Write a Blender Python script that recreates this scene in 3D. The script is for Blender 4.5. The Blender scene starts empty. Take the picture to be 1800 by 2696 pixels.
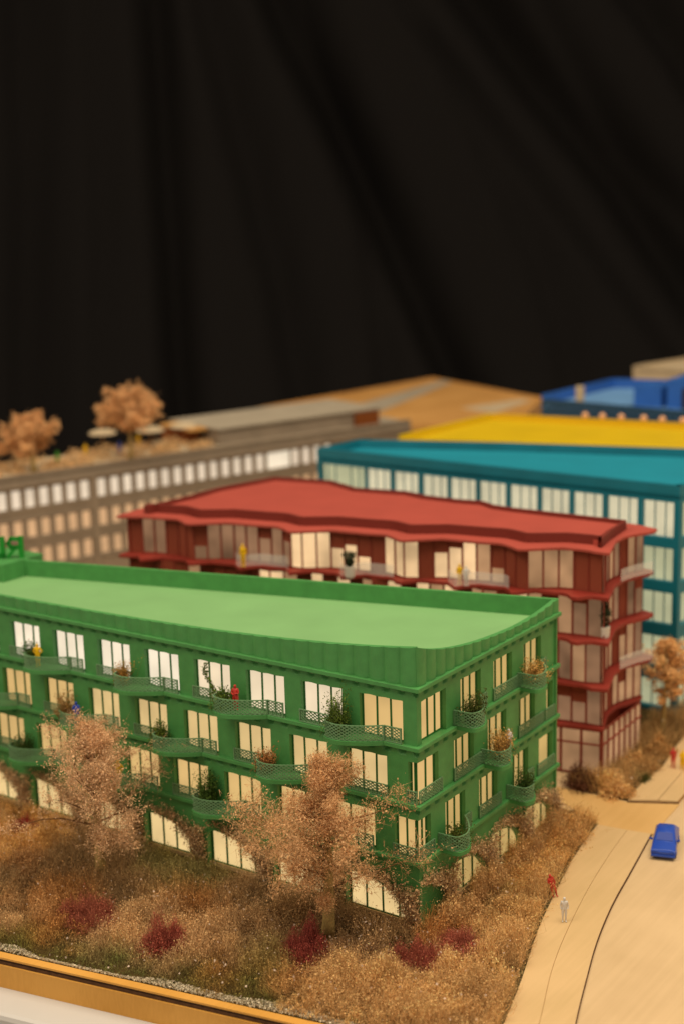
import bpy, math, random
import numpy as np
from mathutils import Vector, Matrix

R = math.radians
rng = np.random.default_rng(7)
random.seed(7)
SC = bpy.context.scene
COL = SC.collection

# ------------------------------------------------------------------ camera, world, lamps, exposure
cam_d = bpy.data.cameras.new('camera')
cam = bpy.data.objects.new('camera', cam_d)
COL.objects.link(cam)
cam_d.sensor_fit = 'HORIZONTAL'
cam_d.sensor_width = 24.0
cam_d.lens = 50.0
cam_d.clip_start = 1.0
cam_d.clip_end = 3000.0
_r = Vector((0.82024967, 0.57137187, -0.02691961))
_u = Vector((-0.09837052, 0.18726654, 0.97737121))
_f = Vector((-0.56348356, 0.79904032, -0.20981146))
_m = Matrix(((_r.x, _u.x, -_f.x, 46.2014), (_r.y, _u.y, -_f.y, -73.1579), (_r.z, _u.z, -_f.z, 47.2386), (0, 0, 0, 1)))
cam.matrix_world = _m
cam_d.dof.use_dof = True
cam_d.dof.focus_distance = 93.5
cam_d.dof.aperture_fstop = 0.050 / 1.02
SC.camera = cam

world = bpy.data.worlds.new('World')
SC.world = world
world.use_nodes = True
bg = world.node_tree.nodes['Background']
bg.inputs['Color'].default_value = (1.0, 0.80, 0.58, 1)
bg.inputs['Strength'].default_value = 0.42

def area(name, loc, target, size, watts, col):
    d = bpy.data.lights.new(name, 'AREA')
    d.shape = 'SQUARE'
    d.size = size
    d.energy = watts
    d.color = col
    o = bpy.data.objects.new(name, d)
    COL.objects.link(o)
    o.location = loc
    o.rotation_euler = (Vector(target) - Vector(loc)).to_track_quat('-Z', 'Y').to_euler()
    return o
area('overhead_light', (45, 15, 195), (-15, 25, 0), 120, 3.5e5, (1.0, 0.84, 0.62))
area('overhead_light', (-55, -105, 170), (-15, 0, 5), 110, 2.0e5, (1.0, 0.84, 0.62))  # added fill from the front left, brightens the long facade and garden

SC.view_settings.view_transform = 'Standard'
SC.view_settings.look = 'None'
SC.view_settings.exposure = 0.0
SC.view_settings.gamma = 1.0
SC.view_settings.use_curve_mapping = False
SC.cycles.max_bounces = 6
SC.cycles.use_denoising = True

# ------------------------------------------------------------------ materials
def mat(name, col, rough=0.6, spec=0.35, noise=0.0, nscale=1.5, emit=None, estr=0.0, bump=0.0, bscale=8.0, trans=0.0, alpha=1.0, attr=False, subs=0.0):
    m = bpy.data.materials.new(name)
    m.use_nodes = True
    nt = m.node_tree
    b = nt.nodes['Principled BSDF']
    b.inputs['Base Color'].default_value = (*col, 1)
    b.inputs['Roughness'].default_value = rough
    b.inputs['Specular IOR Level'].default_value = spec
    b.inputs['Transmission Weight'].default_value = trans
    b.inputs['Alpha'].default_value = alpha
    tc = nt.nodes.new('ShaderNodeTexCoord')
    if attr:
        a = nt.nodes.new('ShaderNodeVertexColor')
        a.layer_name = 'Col'
        nt.links.new(a.outputs['Color'], b.inputs['Base Color'])
    if noise > 0:
        n = nt.nodes.new('ShaderNodeTexNoise')
        n.inputs['Scale'].default_value = nscale
        n.inputs['Detail'].default_value = 5
        nt.links.new(tc.outputs['Object'], n.inputs['Vector'])
        mr = nt.nodes.new('ShaderNodeMapRange')
        mr.inputs['From Min'].default_value = 0.3
        mr.inputs['From Max'].default_value = 0.7
        mr.inputs['To Min'].default_value = 1 - noise
        mr.inputs['To Max'].default_value = 1 + noise
        nt.links.new(n.outputs['Fac'], mr.inputs['Value'])
        mx = nt.nodes.new('ShaderNodeVectorMath')
        mx.operation = 'SCALE'
        mx.inputs[0].default_value = col
        nt.links.new(mr.outputs['Result'], mx.inputs['Scale'])
        nt.links.new(mx.outputs['Vector'], b.inputs['Base Color'])
    if bump > 0:
        n2 = nt.nodes.new('ShaderNodeTexNoise')
        n2.inputs['Scale'].default_value = bscale
        n2.inputs['Detail'].default_value = 4
        nt.links.new(tc.outputs['Object'], n2.inputs['Vector'])
        bp = nt.nodes.new('ShaderNodeBump')
        bp.inputs['Strength'].default_value = bump
        bp.inputs['Distance'].default_value = 0.05
        nt.links.new(n2.outputs['Fac'], bp.inputs['Height'])
        nt.links.new(bp.outputs['Normal'], b.inputs['Normal'])
    if emit:
        b.inputs['Emission Color'].default_value = (*emit, 1)
        b.inputs['Emission Strength'].default_value = estr
    return m

def wood(name, c1, c2, scale=1.0, rough=0.55, ang=0.0, spec=0.3):
    m = bpy.data.materials.new(name)
    m.use_nodes = True
    nt = m.node_tree
    b = nt.nodes['Principled BSDF']
    b.inputs['Roughness'].default_value = rough
    b.inputs['Specular IOR Level'].default_value = spec
    tc = nt.nodes.new('ShaderNodeTexCoord')
    mp = nt.nodes.new('ShaderNodeMapping')
    mp.inputs['Rotation'].default_value = (0, 0, ang)
    mp.inputs['Scale'].default_value = (2.2 * scale, 0.12 * scale, 0.5 * scale)
    nt.links.new(tc.outputs['Object'], mp.inputs['Vector'])
    n = nt.nodes.new('ShaderNodeTexNoise')
    n.inputs['Scale'].default_value = 1.6
    n.inputs['Detail'].default_value = 7
    n.inputs['Roughness'].default_value = 0.6
    nt.links.new(mp.outputs['Vector'], n.inputs['Vector'])
    n3 = nt.nodes.new('ShaderNodeTexNoise')
    n3.inputs['Scale'].default_value = 0.16
    n3.inputs['Detail'].default_value = 3
    nt.links.new(tc.outputs['Object'], n3.inputs['Vector'])
    ad = nt.nodes.new('ShaderNodeMath')
    ad.operation = 'MULTIPLY_ADD'
    ad.inputs[1].default_value = 0.6
    nt.links.new(n3.outputs['Fac'], ad.inputs[0])
    ml = nt.nodes.new('ShaderNodeMath')
    ml.operation = 'MULTIPLY'
    ml.inputs[1].default_value = 0.4
    nt.links.new(n.outputs['Fac'], ml.inputs[0])
    nt.links.new(ml.outputs[0], ad.inputs[2])
    cr = nt.nodes.new('ShaderNodeValToRGB')
    cr.color_ramp.elements[0].position = 0.34
    cr.color_ramp.elements[0].color = (*c1, 1)
    cr.color_ramp.elements[1].position = 0.62
    cr.color_ramp.elements[1].color = (*c2, 1)
    nt.links.new(ad.outputs[0], cr.inputs['Fac'])
    nt.links.new(cr.outputs['Color'], b.inputs['Base Color'])
    return m

def foliage_mat(name, rough=0.75, thin=0.25):
    m = bpy.data.materials.new(name)
    m.use_nodes = True
    nt = m.node_tree
    b = nt.nodes['Principled BSDF']
    out = nt.nodes['Material Output']
    b.inputs['Roughness'].default_value = rough
    b.inputs['Specular IOR Level'].default_value = 0.2
    a = nt.nodes.new('ShaderNodeVertexColor')
    a.layer_name = 'Col'
    nt.links.new(a.outputs['Color'], b.inputs['Base Color'])
    t = nt.nodes.new('ShaderNodeBsdfTranslucent')
    nt.links.new(a.outputs['Color'], t.inputs['Color'])
    mx = nt.nodes.new('ShaderNodeMixShader')
    mx.inputs['Fac'].default_value = thin
    nt.links.new(b.outputs[0], mx.inputs[1])
    nt.links.new(t.outputs[0], mx.inputs[2])
    nt.links.new(mx.outputs[0], out.inputs['Surface'])
    return m

M = {}
M['green'] = mat('green_paint', (0.066, 0.262, 0.072), 0.5, 0.4, 0.10, 1.2, bump=0.35, bscale=10)
M['green_roof'] = mat('light_green_paint', (0.190, 0.392, 0.160), 0.55, 0.3, 0.05, 0.25, bump=0.15, bscale=6)
M['green_dark'] = mat('green_frame_paint', (0.020, 0.140, 0.026), 0.5, 0.35)
M['green_mesh'] = mat('green_mesh_metal', (0.135, 0.275, 0.135), 0.45, 0.4)
M['sign'] = mat('bright_green_plastic', (0.012, 0.23, 0.025), 0.3, 0.5)
M['red'] = mat('red_paint', (0.25, 0.028, 0.018), 0.55, 0.35, 0.08, 0.6)
M['red_roof'] = mat('coral_red_paint', (0.37, 0.066, 0.048), 0.6, 0.3, 0.05, 0.3, bump=0.2, bscale=5)
M['red_dark'] = mat('dark_red_paint', (0.24, 0.040, 0.024), 0.55, 0.3)
M['red_kerb'] = mat('shaded_red_paint', (0.165, 0.024, 0.016), 0.6, 0.3)  # same red paint, darkened to hold the shade on the kerb's front face
M['teal'] = mat('teal_paint', (0.003, 0.150, 0.215), 0.45, 0.45, 0.12, 0.3)
M['teal_roof'] = mat('teal_roof_paint', (0.006, 0.235, 0.340), 0.5, 0.4, 0.06, 0.2)
M['yellow'] = mat('yellow_paint', (0.62, 0.43, 0.003), 0.5, 0.35, 0.05, 0.2)
M['yellow_dark'] = mat('ochre_yellow_paint', (0.60, 0.38, 0.004), 0.55, 0.3)
M['blue'] = mat('blue_paint', (0.020, 0.110, 0.42), 0.5, 0.4, 0.1, 0.3)
M['blue_roof'] = mat('pale_blue_paint', (0.14, 0.32, 0.62), 0.5, 0.4, 0.1, 0.2)
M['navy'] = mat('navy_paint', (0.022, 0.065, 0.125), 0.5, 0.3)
M['gray'] = mat('grey_board', (0.250, 0.200, 0.150), 0.8, 0.2, 0.10, 0.5)
M['gray_lt'] = mat('pale_grey_board', (0.36, 0.315, 0.245), 0.8, 0.2, 0.08, 0.3)
M['cream'] = mat('cream_board', (0.52, 0.42, 0.28), 0.7, 0.2, 0.08, 0.3)
M['ply'] = wood('plywood', (0.50, 0.255, 0.072), (0.62, 0.335, 0.105), 0.5)
M['road'] = wood('pale_maple_veneer', (0.54, 0.385, 0.215), (0.64, 0.465, 0.270), 0.5, 0.5)
M['walk'] = wood('maple_veneer', (0.55, 0.385, 0.190), (0.63, 0.440, 0.230), 0.7, 0.5)
M['alley'] = wood('amber_veneer', (0.58, 0.350, 0.125), (0.66, 0.415, 0.165), 0.6, 0.5)
M['rim'] = wood('amber_plywood', (0.55, 0.275, 0.050), (0.66, 0.345, 0.075), 1.6, 0.5, 0.0)
M['burnt'] = mat('laser_burnt_edge', (0.095, 0.048, 0.025), 0.8, 0.15, 0.3, 3)
M['groove'] = mat('engraved_groove', (0.30, 0.155, 0.050), 0.8, 0.1)
M['soil'] = mat('brown_turf_mat', (0.060, 0.040, 0.014), 0.95, 0.05, 0.45, 1.3, bump=0.6, bscale=12)
M['table'] = mat('white_laminate', (0.53, 0.52, 0.515), 0.4, 0.4, 0.02, 0.2)
M['leaf'] = foliage_mat('dried_foliage')
M['leaf_g'] = foliage_mat('green_foliage')
M['bark'] = mat('pale_bark', (0.36, 0.255, 0.095), 0.85, 0.1, 0.3, 2.0, bump=0.8, bscale=6)
M['twig'] = mat('brown_twig', (0.16, 0.085, 0.035), 0.85, 0.1)
M['gravel'] = mat('pale_gravel', (0.42, 0.36, 0.27), 0.9, 0.1, 0.4, 9)
M['fabric'] = mat('black_velvet_cloth', (0.0118, 0.0108, 0.0108), 0.95, 0.10)
M['clear'] = mat('clear_acrylic', (0.9, 0.92, 0.9), 0.08, 0.5, alpha=0.22)
M['pot'] = mat('translucent_white_pot', (0.60, 0.56, 0.50), 0.4, 0.4)
M['dark'] = mat('dark_board', (0.035, 0.022, 0.014), 0.8, 0.1)
M['brown'] = mat('rust_brown_board', (0.20, 0.060, 0.015), 0.8, 0.1)
M['pink'] = mat('pale_pink_plastic', (0.75, 0.42, 0.24), 0.6, 0.2)
M['louvre'] = mat('brick_red_slats', (0.34, 0.080, 0.045), 0.6, 0.2)
def figpaint(n, c): return mat(n, c, 0.45, 0.4)
M['p_yellow'] = figpaint('yellow_figure_paint', (0.80, 0.48, 0.005))
M['p_red'] = figpaint('red_figure_paint', (0.50, 0.035, 0.025))
M['p_blue'] = figpaint('blue_figure_paint', (0.020, 0.060, 0.40))
M['p_white'] = figpaint('white_figure_paint', (0.62, 0.60, 0.58))
M['p_green'] = figpaint('green_figure_paint', (0.06, 0.28, 0.03))
M['car_glass'] = mat('blue_matt_plastic', (0.008, 0.045, 0.33), 0.5, 0.35)
M['car'] = mat('blue_glossy_plastic', (0.010, 0.062, 0.43), 0.28, 0.55)

def glow(name, col, s, lo=.86, hi=1.1, sc=.35):
    m = mat(name, tuple(c * 0.18 for c in col), 0.5, 0.3)
    nt = m.node_tree
    b = nt.nodes['Principled BSDF']
    tc = nt.nodes.new('ShaderNodeTexCoord')
    n = nt.nodes.new('ShaderNodeTexNoise')
    n.inputs['Scale'].default_value = sc
    n.inputs['Detail'].default_value = 2
    nt.links.new(tc.outputs['Object'], n.inputs['Vector'])
    mr = nt.nodes.new('ShaderNodeMapRange')
    mr.inputs['From Min'].default_value = 0.3
    mr.inputs['From Max'].default_value = 0.7
    mr.inputs['To Min'].default_value = s * lo
    mr.inputs['To Max'].default_value = s * hi
    nt.links.new(n.outputs['Fac'], mr.inputs['Value'])
    b.inputs['Emission Color'].default_value = (*col, 1)
    nt.links.new(mr.outputs['Result'], b.inputs['Emission Strength'])
    return m
M['lit5'] = glow('white_backlit_pane', (0.90, 0.77, 0.58), 1.0)
M['lit4'] = glow('ivory_backlit_pane', (0.82, 0.66, 0.45), 1.0)
M['lit3'] = glow('warm_backlit_pane', (0.66, 0.43, 0.165), 1.0)
M['lit2'] = glow('amber_backlit_pane', (0.67, 0.47, 0.205), 1.0)
M['lit_g'] = glow('golden_backlit_pane', (0.82, 0.58, 0.26), 1.0)
M['lit_r'] = glow('tan_backlit_pane', (0.54, 0.36, 0.125), 1.0)
M['gray_top'] = glow('white_frosted_pane', (0.76, 0.62, 0.46), 1.0)
M['gray_low'] = glow('peach_frosted_pane', (0.62, 0.37, 0.19), 1.0)
M['teal_a'] = glow('milky_backlit_pane', (0.60, 0.54, 0.36), 1.0)
M['teal_b'] = glow('dim_milky_pane', (0.42, 0.42, 0.25), 1.0)
M['red_a'] = glow('dim_rose_pane', (0.20, 0.105, 0.055), 1.0, .5, 1.5, .3)
M['red_b'] = glow('cream_backlit_pane', (0.76, 0.50, 0.26), 1.0, .62, 1.25, .3)
M['red_c'] = glow('peach_backlit_pane', (0.34, 0.185, 0.090), 1.0, .6, 1.35, .3)

# ------------------------------------------------------------------ mesh helpers
class MB:
    def __init__(s):
        s.v = []; s.f = []
    def quad(s, a, b, c, d):
        n = len(s.v); s.v += [tuple(a), tuple(b), tuple(c), tuple(d)]; s.f.append((n, n+1, n+2, n+3))
    def poly(s, pts):
        n = len(s.v); s.v += [tuple(p) for p in pts]; s.f.append(tuple(range(n, n+len(pts))))
    def hexa(s, p):   # 8 corners: bottom 4 ccw, top 4 ccw
        n = len(s.v); s.v += [tuple(q) for q in p]
        for q in ((0,3,2,1),(4,5,6,7),(0,1,5,4),(1,2,6,5),(2,3,7,6),(3,0,4,7)):
            s.f.append(tuple(n+i for i in q))
    def box(s, x0, x1, y0, y1, z0, z1):
        s.hexa([(x0,y0,z0),(x1,y0,z0),(x1,y1,z0),(x0,y1,z0),(x0,y0,z1),(x1,y0,z1),(x1,y1,z1),(x0,y1,z1)])
    def prism(s, poly, z0, z1):   # polygon with any winding, flat caps
        n = len(s.v); k = len(poly)
        ar = sum(poly[i][0]*poly[(i+1)%k][1]-poly[(i+1)%k][0]*poly[i][1] for i in range(k))
        if ar < 0: poly = poly[::-1]
        s.v += [(p[0],p[1],z0) for p in poly] + [(p[0],p[1],z1) for p in poly]
        s.f.append(tuple(n+i for i in range(k))[::-1]); s.f.append(tuple(n+k+i for i in range(k)))
        for i in range(k):
            j = (i+1)%k
            s.f.append((n+i,n+j,n+k+j,n+k+i))
    def grid(s, rows):
        n = len(s.v); w = len(rows[0])
        for r in rows: s.v += [tuple(p) for p in r]
        for i in range(len(rows)-1):
            for j in range(w-1):
                a = n+i*w+j; s.f.append((a,a+1,a+w+1,a+w))
    def tube(s, pts, rad, k=6, cap=True):
        pts = [Vector(p) for p in pts]
        if not hasattr(rad, '__len__'): rad = [rad]*len(pts)
        n = len(s.v)
        for i, p in enumerate(pts):
            t = (pts[min(i+1,len(pts)-1)]-pts[max(i-1,0)])
            if t.length < 1e-9: t = Vector((0,0,1))
            t.normalize()
            a = t.cross(Vector((0,0,1)) if abs(t.z) < .9 else Vector((1,0,0))).normalized(); b = t.cross(a)
            for q in range(k):
                an = 2*math.pi*q/k
                s.v.append(tuple(p + (a*math.cos(an)+b*math.sin(an))*rad[i]))
        for i in range(len(pts)-1):
            for q in range(k):
                s.f.append((n+i*k+q, n+i*k+(q+1)%k, n+(i+1)*k+(q+1)%k, n+(i+1)*k+q))
        if cap:
            s.f.append(tuple(n+q for q in range(k))[::-1]); s.f.append(tuple(n+(len(pts)-1)*k+q for q in range(k)))
    def strip(s, pts, h0, h1, w):   # wall along a plan path, thickness w to the left of the path
        L = []
        for i, p in enumerate(pts):
            a = Vector(pts[max(i-1,0)][:2]); b = Vector(pts[min(i+1,len(pts)-1)][:2])
            t = (b-a).normalized(); L.append(Vector((p[0]-t.y*w, p[1]+t.x*w)))
        z0 = h0 if hasattr(h0,'__len__') else [h0]*len(pts)
        z1 = h1 if hasattr(h1,'__len__') else [h1]*len(pts)
        n = len(s.v)
        for i, p in enumerate(pts):
            s.v += [(p[0],p[1],z0[i]),(L[i].x,L[i].y,z0[i]),(L[i].x,L[i].y,z1[i]),(p[0],p[1],z1[i])]
        for i in range(len(pts)-1):
            for q in range(4):
                a = n+i*4+q; b = n+i*4+(q+1)%4
                s.f.append((a, b, b+4, a+4))
        s.f.append((n+3,n+2,n+1,n)); m = n+(len(pts)-1)*4; s.f.append((m,m+1,m+2,m+3))
    def build(s, name, material, parent=None, smooth=False, bevel=0.0, loc=None):
        me = bpy.data.meshes.new(name)
        v = s.v
        if loc: v = [(a[0]-loc[0], a[1]-loc[1], a[2]-loc[2]) for a in v]
        me.from_pydata(v, [], s.f)
        me.materials.append(material)
        o = bpy.data.objects.new(name, me)
        COL.objects.link(o)
        if parent: o.parent = parent
        if loc: o.location = loc
        if smooth:
            me.polygons.foreach_set('use_smooth', [True]*len(me.polygons))
        if bevel:
            b = o.modifiers.new('bevel', 'BEVEL'); b.width = bevel; b.segments = 2; b.limit_method = 'ANGLE'; b.angle_limit = R(40)
        return o

def thing(name, label, cat, loc=(0,0,0), rz=0, group=None):
    o = bpy.data.objects.new(name, None)
    COL.objects.link(o)
    o.location = loc; o.rotation_euler = (0,0,rz); o.empty_display_size = 0.5
    return tag(o, label, cat, group)
def tag(o, label, cat, group=None, kind=None):
    o['label'] = label; o['category'] = cat
    if group: o['group'] = group
    if kind: o['kind'] = kind
    return o
def structure(o):
    o['kind'] = 'structure'; return o

def quads_object(name, material, P, F, C, parent=None):
    """P (n,3) vertices, F (m,4) quads, C (m,3) colour per quad"""
    me = bpy.data.meshes.new(name)
    me.vertices.add(len(P)); me.vertices.foreach_set('co', P.astype(np.float32).ravel())
    me.loops.add(F.size); me.loops.foreach_set('vertex_index', F.astype(np.int32).ravel())
    me.polygons.add(len(F))
    me.polygons.foreach_set('loop_start', np.arange(0, F.size, 4, dtype=np.int32))
    me.polygons.foreach_set('loop_total', np.full(len(F), 4, dtype=np.int32))
    me.update(calc_edges=True)
    ca = me.color_attributes.new('Col', 'FLOAT_COLOR', 'CORNER')
    cc = np.ones((len(F), 4, 4), dtype=np.float32); cc[:, :, :3] = C[:, None, :]
    ca.data.foreach_set('color', cc.ravel())
    me.materials.append(material)
    o = bpy.data.objects.new(name, me); COL.objects.link(o)
    if parent: o.parent = parent
    return o

class Cloud:
    """collects many tiny leaves and fibres with their own colours"""
    def __init__(s): s.P = []; s.F = []; s.C = []; s.n = 0
    def _add(s, q, c):
        m = len(q); s.P.append(q.reshape(-1, 3)); s.F.append(np.arange(m*4).reshape(m, 4)+s.n); s.C.append(c); s.n += m*4
    def leaves(s, pts, size, cols, var=0.25, asp=0.65):
        m = len(pts)
        if m == 0: return
        d = rng.normal(size=(m, 3)); d /= np.linalg.norm(d, axis=1)[:, None]
        e = np.cross(d, rng.normal(size=(m, 3))); e /= np.linalg.norm(e, axis=1)[:, None]
        sz = (size*rng.uniform(.55, 1.45, m))[:, None]
        a = d*sz*.5; b = e*sz*.5*asp
        q = np.stack([pts-a-b*.4, pts+b-a*.1, pts+a+b*.2, pts-b+a*.1], 1)
        c = cols*rng.uniform(1-var, 1+var, (m, 1))
        s._add(q, np.clip(c, 0, 1))
    def blades(s, base, tip, w, cols, bend=0.0):
        m = len(base)
        if m == 0: return
        ax = tip-base
        side = np.cross(ax, rng.normal(size=(m, 3))); side /= (np.linalg.norm(side, axis=1)[:, None]+1e-9)
        if bend > 0:
            mid = (base+tip)/2 + rng.normal(size=(m, 3))*bend*np.linalg.norm(ax, axis=1)[:, None]
            mid[:, 2] = np.maximum(mid[:, 2], 0.01)
            q1 = np.stack([base-side*w*.5, base+side*w*.5, mid+side*w*.4, mid-side*w*.4], 1)
            q2 = np.stack([mid-side*w*.4, mid+side*w*.4, tip+side*w*.15, tip-side*w*.15], 1)
            s._add(q1, cols); s._add(q2, cols)
        else:
            s._add(np.stack([base-side*w*.5, base+side*w*.5, tip+side*w*.15, tip-side*w*.15], 1), cols)
    def build(s, name, material, parent=None, loc=None):
        P = np.concatenate(s.P)
        if loc is not None: P = P-np.array(loc)
        o = quads_object(name, material, P, np.concatenate(s.F), np.concatenate(s.C), parent)
        if loc is not None: o.location = loc
        return o

def vnoise(x, y, seed=0):
    xi = np.floor(x).astype(int); yi = np.floor(y).astype(int); fx = x-xi; fy = y-yi
    def h(a, b):
        n = (a*374761393 + b*668265263 + seed*1442695041) & 0x7fffffff
        n = ((n ^ (n >> 13))*1274126177) & 0x7fffffff
        return ((n ^ (n >> 16)) & 0xffff)/65535.0
    u = fx*fx*(3-2*fx); v = fy*fy*(3-2*fy)
    return (h(xi,yi)*(1-u)+h(xi+1,yi)*u)*(1-v)+(h(xi,yi+1)*(1-u)+h(xi+1,yi+1)*u)*v

def inpoly(x, y, poly):
    c = np.zeros(len(x), bool); k = len(poly)
    for i in range(k):
        x0, y0 = poly[i]; x1, y1 = poly[(i+1) % k]
        if y0 == y1: continue
        t = (y0 > y) != (y1 > y)
        c ^= t & (x < (x1-x0)*(y-y0)/(y1-y0)+x0)
    return c

# ------------------------------------------------------------------ the setting: curtain, table, base board
def smooth_interp(xs, ys, x): return np.interp(x, xs, ys)
def make_curtain():
    D = 410.0
    fh = np.array([-0.5763, 0.8172]); rh = np.array([0.8172, 0.5763])
    nu, nz = 420, 120
    U = np.linspace(-170, 170, nu); Z = np.linspace(-70, 230, nz)
    uu, zz = np.meshgrid(U, Z)
    # folds: (points of (u, z) from top to bottom, width, depth)
    folds = [([(-86,112),(-87,60),(-92,10),(-94,-40)], 6.0, 5.0),
             ([(-49,112),(-48,70),(-47,10),(-46,-50)], 3.6, 5.5),
             ([(-18,112),(-9,90),(5,62),(15,40),(28,8),(42,-24)], 4.6, 7.5),
             ([(-36,112),(-24,60),(-15,20),(-8,-30)], 5.0, 4.0),
             ([(24,130),(36,108),(62,74),(82,50),(120,-5)], 7.0, 9.0),
             ([(66,130),(82,105),(98,84),(140,20)], 5.5, 5.0),
             ([(14,112),(22,98),(32,86),(50,62)], 1.8, 1.6),
             ([(0,80),(10,40),(14,0),(16,-30)], 4.0, 2.2),
             ([(-64,112),(-66,40),(-70,-30)], 3.5, 1.4),
             ([(44,60),(60,25),(72,-20)], 4.0, 1.5),
             ([(52,112),(84,60),(130,10)], 3.0, 2.0),
             ([(-100,112),(-106,0)], 5, 4)]
    d = np.zeros_like(uu)
    for pts, w, dep in folds:
        P = np.array(pts, float)[::-1]
        c = np.interp(zz, P[:, 1], P[:, 0])
        lo, hi = P[0, 1], P[-1, 1]
        # keep the slope above the top point
        sl = (P[-1, 0]-P[-2, 0])/(P[-1, 1]-P[-2, 1]); c = np.where(zz > hi, P[-1, 0]+sl*(zz-hi), c)
        sl2 = (P[1, 0]-P[0, 0])/(P[1, 1]-P[0, 1]); c = np.where(zz < lo, P[0, 0]+sl2*(zz-lo), c)
        x = (uu-c)/w
        d += 2.1*dep*np.exp(-np.where(x > 0, x/1.9, x)**2)
    d += 0.45*np.sin(uu*0.21+zz*.05)+0.12*np.sin(uu*.6-zz*.09)
    cx, cy = 46.2+fh[0]*D, -73.2+fh[1]*D
    X = cx+rh[0]*uu+fh[0]*d; Y = cy+rh[1]*uu+fh[1]*d
    mb = MB(); mb.grid([[(X[i, j], Y[i, j], zz[i, j]) for j in range(nu)] for i in range(nz)])
    o = mb.build('backdrop_curtain', M['fabric'], smooth=True)
    tag(o, 'black cloth curtain hanging in diagonal folds behind the whole model', 'curtain')
make_curtain()

BD = Vector((0.9813, 0.1925)); BN = Vector((0.1925, -0.9813))     # front edge of the base board and its outward normal
B0 = Vector((-21.49, -17.18))
def bp(t, d=0.0): p = B0+BD*t+BN*d; return (p.x, p.y)

def base_board():
    far = [(70, 170), (-62, 160), (-112, 90), (-112, -20)]
    m = MB(); m.prism([bp(-90, 0), bp(110, 0)]+far, -0.12, 0.0)
    structure(m.build('ground', M['road']))
    root = thing('wooden_base', 'amber plywood plinth with dark burnt seam carrying the model town', 'plinth', (*bp(20, 0), -2.1))
    L = root.location
    def part(mb, n, ma): 
        o = mb.build(n, ma, root); o.matrix_parent_inverse = Matrix.Translation(-Vector(L)); return o
    a = MB(); a.prism([bp(-90, .02), bp(110, .02), bp(110, -.62), bp(-90, -.58)], -0.12, 0.012); part(a, 'rim', M['rim'])
    b = MB(); b.prism([bp(-90, -.08), bp(110, -.08)]+far, -0.27, -0.122)
    b.prism([bp(-90, -.02), bp(110, -.02)]+far, -0.50, -0.29); part(b, 'seam', M['burnt'])
    c = MB(); c.prism([bp(-90, .10), bp(110, .10)]+far, -2.1, -0.51); part(c, 'fascia', M['rim'])
    t = MB()
    t.prism([bp(-90, 2.55), bp(110, 3.2), (150, 250), (-170, 250)], -3.6, -2.104)
    o = t.build('table', M['table'], bevel=0.35)
    tag(o, 'white laminate table top under the plywood base', 'table')
base_board()

def flat(name, pts, z, h, material):
    m = MB(); m.prism(pts, z-h, z); return structure(m.build(name, material))
GE = [(10.6,-9.2),(9.83,-6.44),(8.54,-1.97),(6.47,4.41),(5.03,9.98),(3.74,15.6),(2.88,21.22)]
TH = [(12.6,-9),(11.54,-5.36),(9.54,.19),(8.17,5.12),(6.76,11.46),(5.75,17.3),(5.2,21.5)]
CU = [(14.9,-8.3),(13.37,-4.2),(11.93,.17),(10.46,4.92),(9.23,10),(8.23,15.5),(7.07,21.81)]
def dense(p, n=6):
    P = np.array(p, float); t = np.arange(len(P)); tt = np.linspace(0, len(P)-1, (len(P)-1)*n+1)
    # Catmull-Rom
    out = []
    for u in tt:
        i = min(int(u), len(P)-2); f = u-i
        p0 = P[max(i-1,0)]; p1 = P[i]; p2 = P[i+1]; p3 = P[min(i+2,len(P)-1)]
        out.append(tuple(.5*((2*p1)+(-p0+p2)*f+(2*p0-5*p1+4*p2-p3)*f*f+(-p0+3*p1-3*p2+p3)*f**3)))
    return out
def sidewalk():
    ge, th, cu = dense(GE), dense(TH), dense(CU)
    m = MB(); m.prism(th+ge[::-1], 0.0, 0.15); structure(m.build('pavement', M['walk']))
    m = MB(); m.prism([(x+.035, y) for x, y in th]+[(x-.06, y) for x, y in cu][::-1], 0.0, 0.15); structure(m.build('pavement', M['walk']))
    m = MB(); m.prism([(x-.02, y) for x, y in th]+[(x+.06, y) for x, y in th][::-1], 0.0, 0.118); structure(m.build('pavement_groove', M['groove']))
    m = MB(); m.prism([(x-.059, y) for x, y in cu]+[(x, y) for x, y in cu][::-1], 0.0, 0.142); structure(m.build('kerb', M['burnt']))
    # side street and the pavement beyond it
    m = MB(); m.prism([(-60,9.2),(-20,19.5),(-1.0,23.6),(2.88,21.3),(7.1,21.95),(6.7,28.3),(3.0,26.5),(-20,26),(-60,15.5)], 0.004, 0.060); structure(m.build('side_street', M['alley']))
    ge2 = [(3.0,26.7),(2.5,31),(2.6,35),(1.9,39),(1.4,46),(1.2,60),(2,90),(4,140)]
    th2 = [(5.0,27.9),(4.5,34),(4.1,40),(4.0,50),(4.2,62),(5,90),(8,140)]
    cu2 = [(6.55,28.5),(6.2,34),(6.0,40),(6.0,50),(6.2,62),(7,90),(10,140)]
    ge2, th2, cu2 = dense(ge2), dense(th2), dense(cu2)
    m = MB(); m.prism(th2+ge2[::-1], 0.0, 0.15); structure(m.build('pavement', M['walk']))
    m = MB(); m.prism([(x+.06, y) for x, y in th2]+[(x-.11, y) for x, y in cu2][::-1], 0.0, 0.15); structure(m.build('pavement', M['walk']))
    m = MB(); m.prism([(x-.109, y) for x, y in cu2]+[(x, y) for x, y in cu2][::-1], 0.0, 0.135); structure(m.build('kerb', M['groove']))
    a = Vector((3.0, 26.5)); b = Vector((6.58, 28.35)); n = Vector((b.y-a.y, a.x-b.x)).normalized()*.13
    m = MB(); m.prism([a, b, b+n, a+n], 0.0, 0.135); structure(m.build('kerb', M['burnt']))
sidewalk()
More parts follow.
